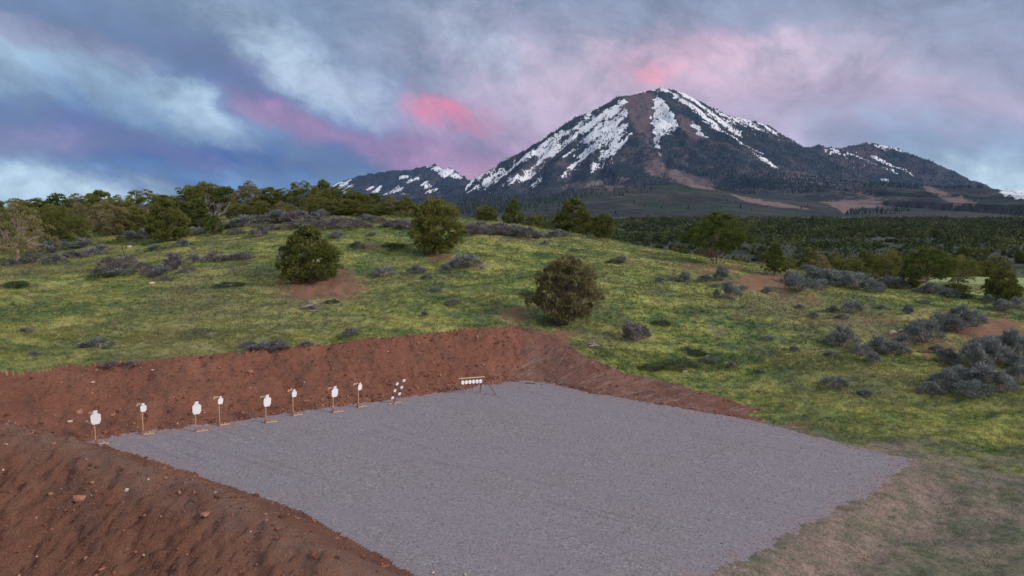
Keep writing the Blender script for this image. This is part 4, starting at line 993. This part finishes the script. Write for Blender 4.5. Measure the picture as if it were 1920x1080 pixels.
# ------------------------------------------------------------------ targets on the pad
E = np.array((.889, .457, 0)); Nn = np.array((.457, -.889, 0)); Z3 = np.array((0, 0, 1.0))
SIL = [(-.11, 1.02), (-.11, .77), (-.14, .75), (-.30, .68), (-.30, .22), (-.20, 0), (.20, 0), (.30, .22), (.30, .68), (.14, .75), (.11, .77), (.11, 1.02)]
PE = np.array((.76, .65, 0)); PN = np.array((.65, -.76, 0))   # the plates are turned further towards the shooters' side
def silhouette_target(u, v, vtop, size, small, label, rot, cap, lean):
    p = on_z(u, v, 0); p[2] = float(H(p[0], p[1])[0]) + .005; h = (v - vtop) * p[1] / F * .985
    t = thing('steel_target', p, label, 'target', 'white silhouette targets along the back of the gravel', rz=rot)
    ph = h - size * .28
    V, Fq = join([beam_vf((0, 0, .02), (lean * .3, 0, ph), .075, .04, up=E)]); link('post', mesh('post', V, Fq, [MAT['timber']]), t)
    # bracket gripping the top of the post and the short cross block behind it
    A = beam_vf(np.array((0, 0, ph - .03)) - E * .02, np.array((0, 0, ph + .02)) + Nn * .16 + E * .06, .06, .045)
    B = beam_vf(np.array((0, 0, ph - .1)), np.array((0, 0, ph + .05)), .10, .065, up=E)
    link('bracket', mesh('bracket', *join([A, B]), [MAT['steel']]), t)
    if cap:
        A = beam_vf(np.array((0, 0, ph + .06)) + E * .03 - Nn * .01, np.array((0, 0, ph + .05)) - E * .20 - Nn * .10, .05, .085)
        B = beam_vf(np.array((0, 0, ph + .05)) - E * .18 - Nn * .09, np.array((0, 0, ph - .03)) - E * .22 - Nn * .11, .07, .06, up=E)
        link('cross_block', mesh('cross_block', *join([A, B]), [MAT['timber_pale']]), t)
    tilt = .18; up = unit(Z3 * math.cos(tilt) + PN * math.sin(tilt)); nn = unit(PN * math.cos(tilt) - Z3 * math.sin(tilt)); size = size * .86
    org = np.array((0, 0, ph - size * .68)) + Nn * .10 + E * .07
    pts = [(a * size, b * size) for a, b in SIL]
    V, F3, F4 = prism_vf(pts, .012, org, PE, up, nn)
    link('plate', mesh('plate', V, [F3, F4], [MAT['white_steel']]), t)
    bl = .55 if not small else .5
    parts = [beam_vf(Nn * .04, Nn * .04 + E * bl, .05, .05), beam_vf(-Nn * .30 + E * bl * .55, -Nn * .02 + E * bl * .55, .05, .04)]
    link('foot_board', mesh('foot_board', *join([(q[0] + np.array((0, 0, .03)), q[1]) for q in parts]), [MAT['timber_pale']]), t)
    parts = [beam_vf((0, 0, 0), (0, 0, .22), .12, .09, up=E), beam_vf(-Nn * .35, Nn * .06, .07, .03), beam_vf(E * (bl - .06) - Nn * .10, E * (bl + .10) - Nn * .10, .06, .05)]
    link('socket', mesh('socket', *join([(q[0] + np.array((0, 0, .015)), q[1]) for q in parts]), [MAT['base_steel']]), t)
where = ['first from the left', 'second from the left', 'third from the left', 'fourth from the left', 'fifth from the left', 'sixth from the left', 'seventh from the left', 'last before the leaning post']
TG = [(180, 834, 763, .80), (269, 815, 750, .52), (368, 810, 747, .78), (412, 798, 738, .50), (499, 793, 735, .74), (550, 780, 726, .50), (625, 774, 720, .72), (672, 764, 714, .50)]
for i, (u, v, vt, s) in enumerate(TG):
    sm_ = i % 2 == 1
    silhouette_target(u, v, vt, s, sm_, f'{"small" if sm_ else "large"} white steel silhouette target on a wooden post, {where[i]}', rs.uniform(-.08, .08), i != 2, rs.uniform(-.05, .05) + .03)
# leaning post with six swinging paddles
p = on_z(738, 757, 0); p[2] = float(H(p[0], p[1])[0]); t = thing('paddle_target', p, 'leaning brown post with six white paddles set alternately left and right', 'target')
top = np.array((.50, -.1, 1.42)); ax = unit(top)
link('post', mesh('post', *join([beam_vf((0, 0, .04), top, .11, .07, up=(0, 1, 0))]), [MAT['timber_dark']]), t)
link('foot_board', mesh('foot_board', *join([(q[0] + np.array((0, 0, .03)), q[1]) for q in (beam_vf(-E * .30, E * .45, .10, .05), beam_vf(-Nn * .35, Nn * .3, .09, .045))]), [MAT['timber']]), t)
for i, fr_ in enumerate((.97, .83, .69, .55, .42, .25)):
    sgn = 1 if i % 2 == 0 else -1; c = top * fr_ + np.array((sgn * .16, -.04, 0)); pts = []
    for q in range(12):
        a = q * math.pi / 6; pts.append((.078 * np.sign(math.cos(a)) * abs(math.cos(a)) ** .5, .085 * np.sign(math.sin(a)) * abs(math.sin(a)) ** .5))
    V, F3, F4 = prism_vf(pts, .012, c, np.array((.95, .1, .12 * 1)), np.array((.2, 0, .98)), (0, 1, 0)); link('paddle', mesh('paddle', V, [F3, F4], [MAT['white_steel']]), t)
# rack of six round plates
pb = on_z(886, 738, 0); gz = float(H(pb[0], pb[1])[0]); t = thing('plate_rack', (pb[0], pb[1], gz), 'low wooden sawhorse frame hung with six round white plates', 'target')
def loc_(u, v, z): q = on_z(u, v, z); return q - np.array((pb[0], pb[1], 0))
L_ = loc_(862, 710, 1.0); Rr = loc_(907, 706.5, 1.0); ex = unit(Rr - L_)
link('beam', mesh('beam', *join([beam_vf(L_ - ex * .05, Rr + ex * .05, .09, .05)]), [MAT['timber_pale']]), t)
for (a, foot, mt) in ((L_, loc_(841, 738, 0), 'timber'), (L_ + ex * .04, loc_(871, 735, 0), 'timber'), (Rr - ex * .1, loc_(900, 736, 0), 'timber_dark'), (Rr, loc_(931, 741, 0), 'timber_dark')):
    link('leg', mesh('leg', *join([beam_vf(foot, a - np.array((0, 0, .03)), .05, .045)]), [MAT[mt]]), t)
rail = [beam_vf(L_ - np.array((0, .05, .09)), Rr - np.array((0, .05, .09)), .02, .02)]
for i in range(6):
    c = L_ + (Rr - L_) * (.13 + .148 * i) - np.array((0, .05, .24)); rail.append(beam_vf(c + np.array((0, .01, .0)), c + np.array((0, .01, .17)), .04, .01, up=(0, 1, 0)))
    pts = [(.10 * math.cos(a), .125 * math.sin(a)) for a in np.linspace(0, 2 * math.pi, 20, endpoint=False)]
    V, F3, F4 = prism_vf(pts, .012, c, ex, Z3, np.cross(ex, Z3)); link('plate', mesh('plate', V, [F3, F4], [MAT['white_steel']]), t)
link('hanger_bar', mesh('hanger_bar', *join(rail), [MAT['steel']]), t)
p = on_z(993, 719, 0); t = thing('empty_stand', (p[0], p[1], .0), 'small empty target stand in the far corner of the gravel', 'stand')
link('stake', mesh('stake', *join([beam_vf((0, 0, 0), (.05, 0, .62), .04, .04, up=(0, 1, 0))]), [MAT['timber_dark']]), t)
link('foot_board', mesh('foot_board', *join([(beam_vf((-.3, 0, .04), (.35, -.1, .04), .07, .05)[0], box_vf((0, 0, 0), (1, 1, 1))[1])]), [MAT['timber_dark']]), t)

# ------------------------------------------------------------------ rocks and clods
def rock_vf(r, n, P, S_):
    base = np.array([(0, 0, 1), (.9, 0, .45), (.28, .85, .45), (-.72, .53, .45), (-.72, -.53, .45), (.28, -.85, .45), (.72, .53, -.45), (-.28, .85, -.45), (-.9, 0, -.45), (-.28, -.85, -.45), (.72, -.53, -.45), (0, 0, -1)])
    f = np.array([(0, 1, 2), (0, 2, 3), (0, 3, 4), (0, 4, 5), (0, 5, 1), (1, 6, 2), (2, 7, 3), (3, 8, 4), (4, 9, 5), (5, 10, 1), (6, 7, 2), (7, 8, 3), (8, 9, 4), (9, 10, 5), (10, 6, 1), (11, 7, 6), (11, 8, 7), (11, 9, 8), (11, 10, 9), (11, 6, 10)])
    V = base[None] * r.uniform(.65, 1.25, (n, 12, 1)) * r.uniform(.6, 1.3, (n, 1, 3)) * S_[:, None, None]
    a = r.uniform(0, 6.28, n); c, s = np.cos(a)[:, None], np.sin(a)[:, None]; x = V[..., 0] * c - V[..., 1] * s; y = V[..., 0] * s + V[..., 1] * c
    V = np.stack([x, y, V[..., 2] * .75], -1) + P[:, None]
    return V.reshape(-1, 3), (f[None] + np.arange(n)[:, None, None] * 12).reshape(-1, 3)
def m_clod():
    m, N = material('clods'); r = N.attr('rnd')
    N.l(N.ramp(r, [(0, (.11, .048, .034)), (.4, (.22, .080, .052)), (.8, (.33, .135, .09)), (.96, (.36, .19, .14)), (1, (.50, .36, .29))]), N.b.inputs['Base Color']); return m
MAT['clod'] = m_clod()
r = np.random.RandomState(5); n = 60000
X = r.uniform(-34, 20, n); Y = r.uniform(9, 52, n); C = cover(X, Y); g = fbm(X, Y, 1.6, 3, .6, 61.)
dpad, _ = seg_dist(X, Y, PAD)
pk = np.where(C == 3, .15 + .4 * (g > .15), np.where(C == 2, .12 + .7 * (dpad < .9) + .25 * (g > .25), np.where(C == 4, .10 + .4 * (dpad < .5), 0)))
kk = (r.rand(n) < pk); X = X[kk]; Y = Y[kk]; S_ = .016 + .065 * r.rand(len(X)) ** 8 + .03 * r.rand(len(X)) ** 2 + .001 * (Y - 10)
P = np.stack([X, Y, H(X, Y) + S_ * .3], -1); V, Fc = rock_vf(r, len(X), P, S_)
link('soil_clods', mesh('soil_clods', V, Fc, [MAT['clod']], False, fattr={'rnd': np.repeat(r.rand(len(X)) ** 1.5, 20)}), kind='stuff', label='loose clods and stones strewn over the red dirt banks', category='clods')
RK = [(6, 884, 7, 1, 'pale stone at the far left of the dark foreground mound'), (237, 922, 9, 1, 'pale stone on the upper face of the dark foreground mound'), (278, 903, 5, 1, 'small pale stone just under the crest of the foreground mound'), (270, 1045, 5, 1, 'small pale stone low on the foreground mound near the bottom of the photo'), (148, 938, 22, 0, 'largest flat red rock embedded in the foreground mound'), (95, 928, 13, 0, 'red rock left of the largest one on the foreground mound'), (385, 968, 16, 0, 'red clump of rock near the crest of the foreground mound'), (147, 775, 15, 0, 'red rock on the back bank up and left of the first target'), (212, 782, 12, 0, 'red rock on the back bank just right of the first target'), (131, 792, 8, 1, 'pale stone low on the back bank left of the first target'), (172, 740, 9, 0, 'red rock high on the back bank above the first target'), (470, 700, 13, 0, 'dark red rock halfway up the back bank above the fifth target'), (225, 683, 10, 0, 'dark clod at the top edge of the back bank'), (286, 694, 4, 1, 'tiny pale stone near the top of the back bank'), (812, 1076, 10, 1, 'pale stone at the bottom edge of the gravel'), (872, 1079, 7, 1, 'smaller pale stone at the bottom edge of the gravel'), (286, 532, 11, 1, 'pale stone in the grass on the left slope'), (243, 464, 7, 1, 'pale stone high on the left slope near the farther fence post'), (1675, 626, 12, 1, 'orange-pale rock between the sagebrush of the right thicket'), (1690, 622, 8, 1, 'small pale rock beside the orange-pale one in the thicket')]
for i, (u, v, w_, pale, lb) in enumerate(RK):
    p = hit(u, v); rr = np.random.RandomState(100 + i); V, Fc = rock_vf(rr, 1, np.zeros((1, 3)), np.array([w_ * p[1] / F * .55]))
    o = link('rock', mesh('rock', V, Fc, [MAT['rock_pale' if pale else 'rock']]), label=lb, category='rock', group='larger rocks'); o.location = (p[0], p[1], p[2] + w_ * p[1] / F * .12)

# loose gravel stones
m, N = material('gravel_stone'); rn = N.attr('rnd'); N.l(N.ramp(rn, [(0, (.12, .105, .12)), (.5, (.225, .20, .225)), (.9, (.32, .29, .32)), (1, (.50, .46, .50))]), N.b.inputs['Base Color'])
n = 90000; X = r.uniform(-21, 18, n); Y = r.uniform(13, 45, n); k = inside(X, Y, PAD) & (r.rand(n) < (30 / Y) ** 1.5 * .6) & (cover(X, Y) == 1); X = X[k]; Y = Y[k]; S_ = r.uniform(.009, .021, len(X)) * (.8 + Y / 60)
nf = 3500; t_ = r.randint(0, len(PAD), nf); f_ = r.rand(nf)[:, None]; e0 = PAD[t_] * (1 - f_) + PAD[(t_ + 1) % len(PAD)] * f_ + r.randn(nf, 2) * .35; e0 = e0[cover(e0[:, 0], e0[:, 1]) != 3]; nf = len(e0)
X = np.concatenate([X, e0[:, 0]]); Y = np.concatenate([Y, e0[:, 1]]); S_ = np.concatenate([S_, r.uniform(.012, .03, nf)])
V, Fc = rock_vf(r, len(X), np.stack([X, Y, H(X, Y) + S_ * .2], -1), S_)
link('gravel_stones', mesh('gravel_stones', V, Fc, [m], False, fattr={'rnd': np.repeat(r.rand(len(X)), 20)}), kind='stuff', label='loose grey gravel stones on the shooting pad', category='gravel')

# ------------------------------------------------------------------ grass
m, N = material('grass_blades', .8, .1)
col, a, b, c = grass_col(N); rn = N.attr('rnd')
col = N.mix(1.0, col, N.ramp(rn, [(0, .75), (.7, 1.15), (1, 1.35)]), 'MULTIPLY')
col = N.mix(N.rng(rn, .90, .96, 0, .85), col, (.36, .29, .16))
col = N.mix(N.math('MULTIPLY', N.attr('dull'), .7), col, (.13, .135, .085))
N.l(col, N.b.inputs['Base Color']); tr = N.n('ShaderNodeBsdfTranslucent'); N.l(col, tr.inputs[0]); mx = N.n('ShaderNodeMixShader'); mx.inputs[0].default_value = .3
N.l(N.b.outputs[0], mx.inputs[1]); N.l(tr.outputs[0], mx.inputs[2]); N.l(mx.outputs[0], N.o.inputs[0])
MAT['blade'] = m
def blades(n, y0, y1, per, hs, wd, seed):
    r = np.random.RandomState(seed); Y = r.uniform(y0, y1, n); u = r.uniform(-40, 1960, n); X = (u - 960) / F * Y
    i = np.clip(np.searchsorted(xs, X) - 1, 0, nx - 2); j = np.clip(np.searchsorted(ys, Y) - 1, 0, ny - 2)
    ok = (COV[j, i] == 0) & (r.rand(n) > bare[j, i] * 1.1) & (r.rand(n) > trod[j, i] * .35) & (fbm(X, Y, 1.5, 3, .6, 71.) > -.35)
    X = X[ok]; Y = Y[ok]; td = trod[j, i][ok]; n = len(X); Zz = H(X, Y); ci = np.repeat(np.arange(n), per); m_ = n * per; hsz = (.55 + .9 * r.rand(n) ** 2) * (1 - .6 * td)
    P = np.stack([X[ci] + r.randn(m_) * .05 * (1 + (per > 10)), Y[ci] + r.randn(m_) * .05, Zz[ci] - .02], -1)
    D = np.stack([r.randn(m_) * .45, r.randn(m_) * .45, np.ones(m_)], -1)
    V, Fc = sprays(P, D, hs * hsz[ci] * r.uniform(.6, 1.3, m_), np.full(m_, wd) * (.7 + Y[ci] / 100), r)
    return V, Fc, r.rand(n)[ci] * .8 + r.rand(m_) * .2, td[ci]
A_ = [blades(140000, 15, 48, 4, .17, .010, 1), blades(120000, 44, 112, 4, .20, .018, 2)]
for (cnt, y0_, y1_, sd_) in ((1500, 24, 60, 3), (1500, 55, 105, 4)):      # taller dry straw tufts
    V_, F_, q_, d_ = blades(cnt, y0_, y1_, 22, .34, .011 if y0_ < 50 else .018, sd_); A_.append((V_, F_, .95 + .05 * q_, d_ * 0))
o_ = 0; Vs = []; Fs = []; rr = []; dl = []
for V, Fc, q, d in A_: Vs.append(V); Fs.append(Fc + o_); o_ += len(V); rr.append(q); dl.append(d)
link('grass', mesh('grass', np.vstack(Vs), np.vstack(Fs), [MAT['blade']], False, fattr={'rnd': np.concatenate(rr), 'dull': np.concatenate(dl)}), kind='stuff', label='short yellow-green grass covering the hill and slopes', category='grass')

# ------------------------------------------------------------------ air
hm = bpy.data.materials.new('haze'); hm.use_nodes = True; hn = hm.node_tree; hn.nodes.clear()
pv = hn.nodes.new('ShaderNodeVolumePrincipled'); ho = hn.nodes.new('ShaderNodeOutputMaterial'); hn.links.new(pv.outputs[0], ho.inputs['Volume'])
pv.inputs['Color'].default_value = (.28, .50, 1.0, 1); pv.inputs['Density'].default_value = HAZE = 2.2e-5
V, Fq = box_vf((0, 3600, 560), (16400, 12900, 1170)); V = np.array(V)
link('haze', mesh('haze', V, Fq, [hm]), kind='stuff', label='thin blue evening haze over the valley', category='haze')
for o in TREES.values():
    if 'dims' in o: pass
for o in sc.objects:
    if 'dims' in o: del o['dims']
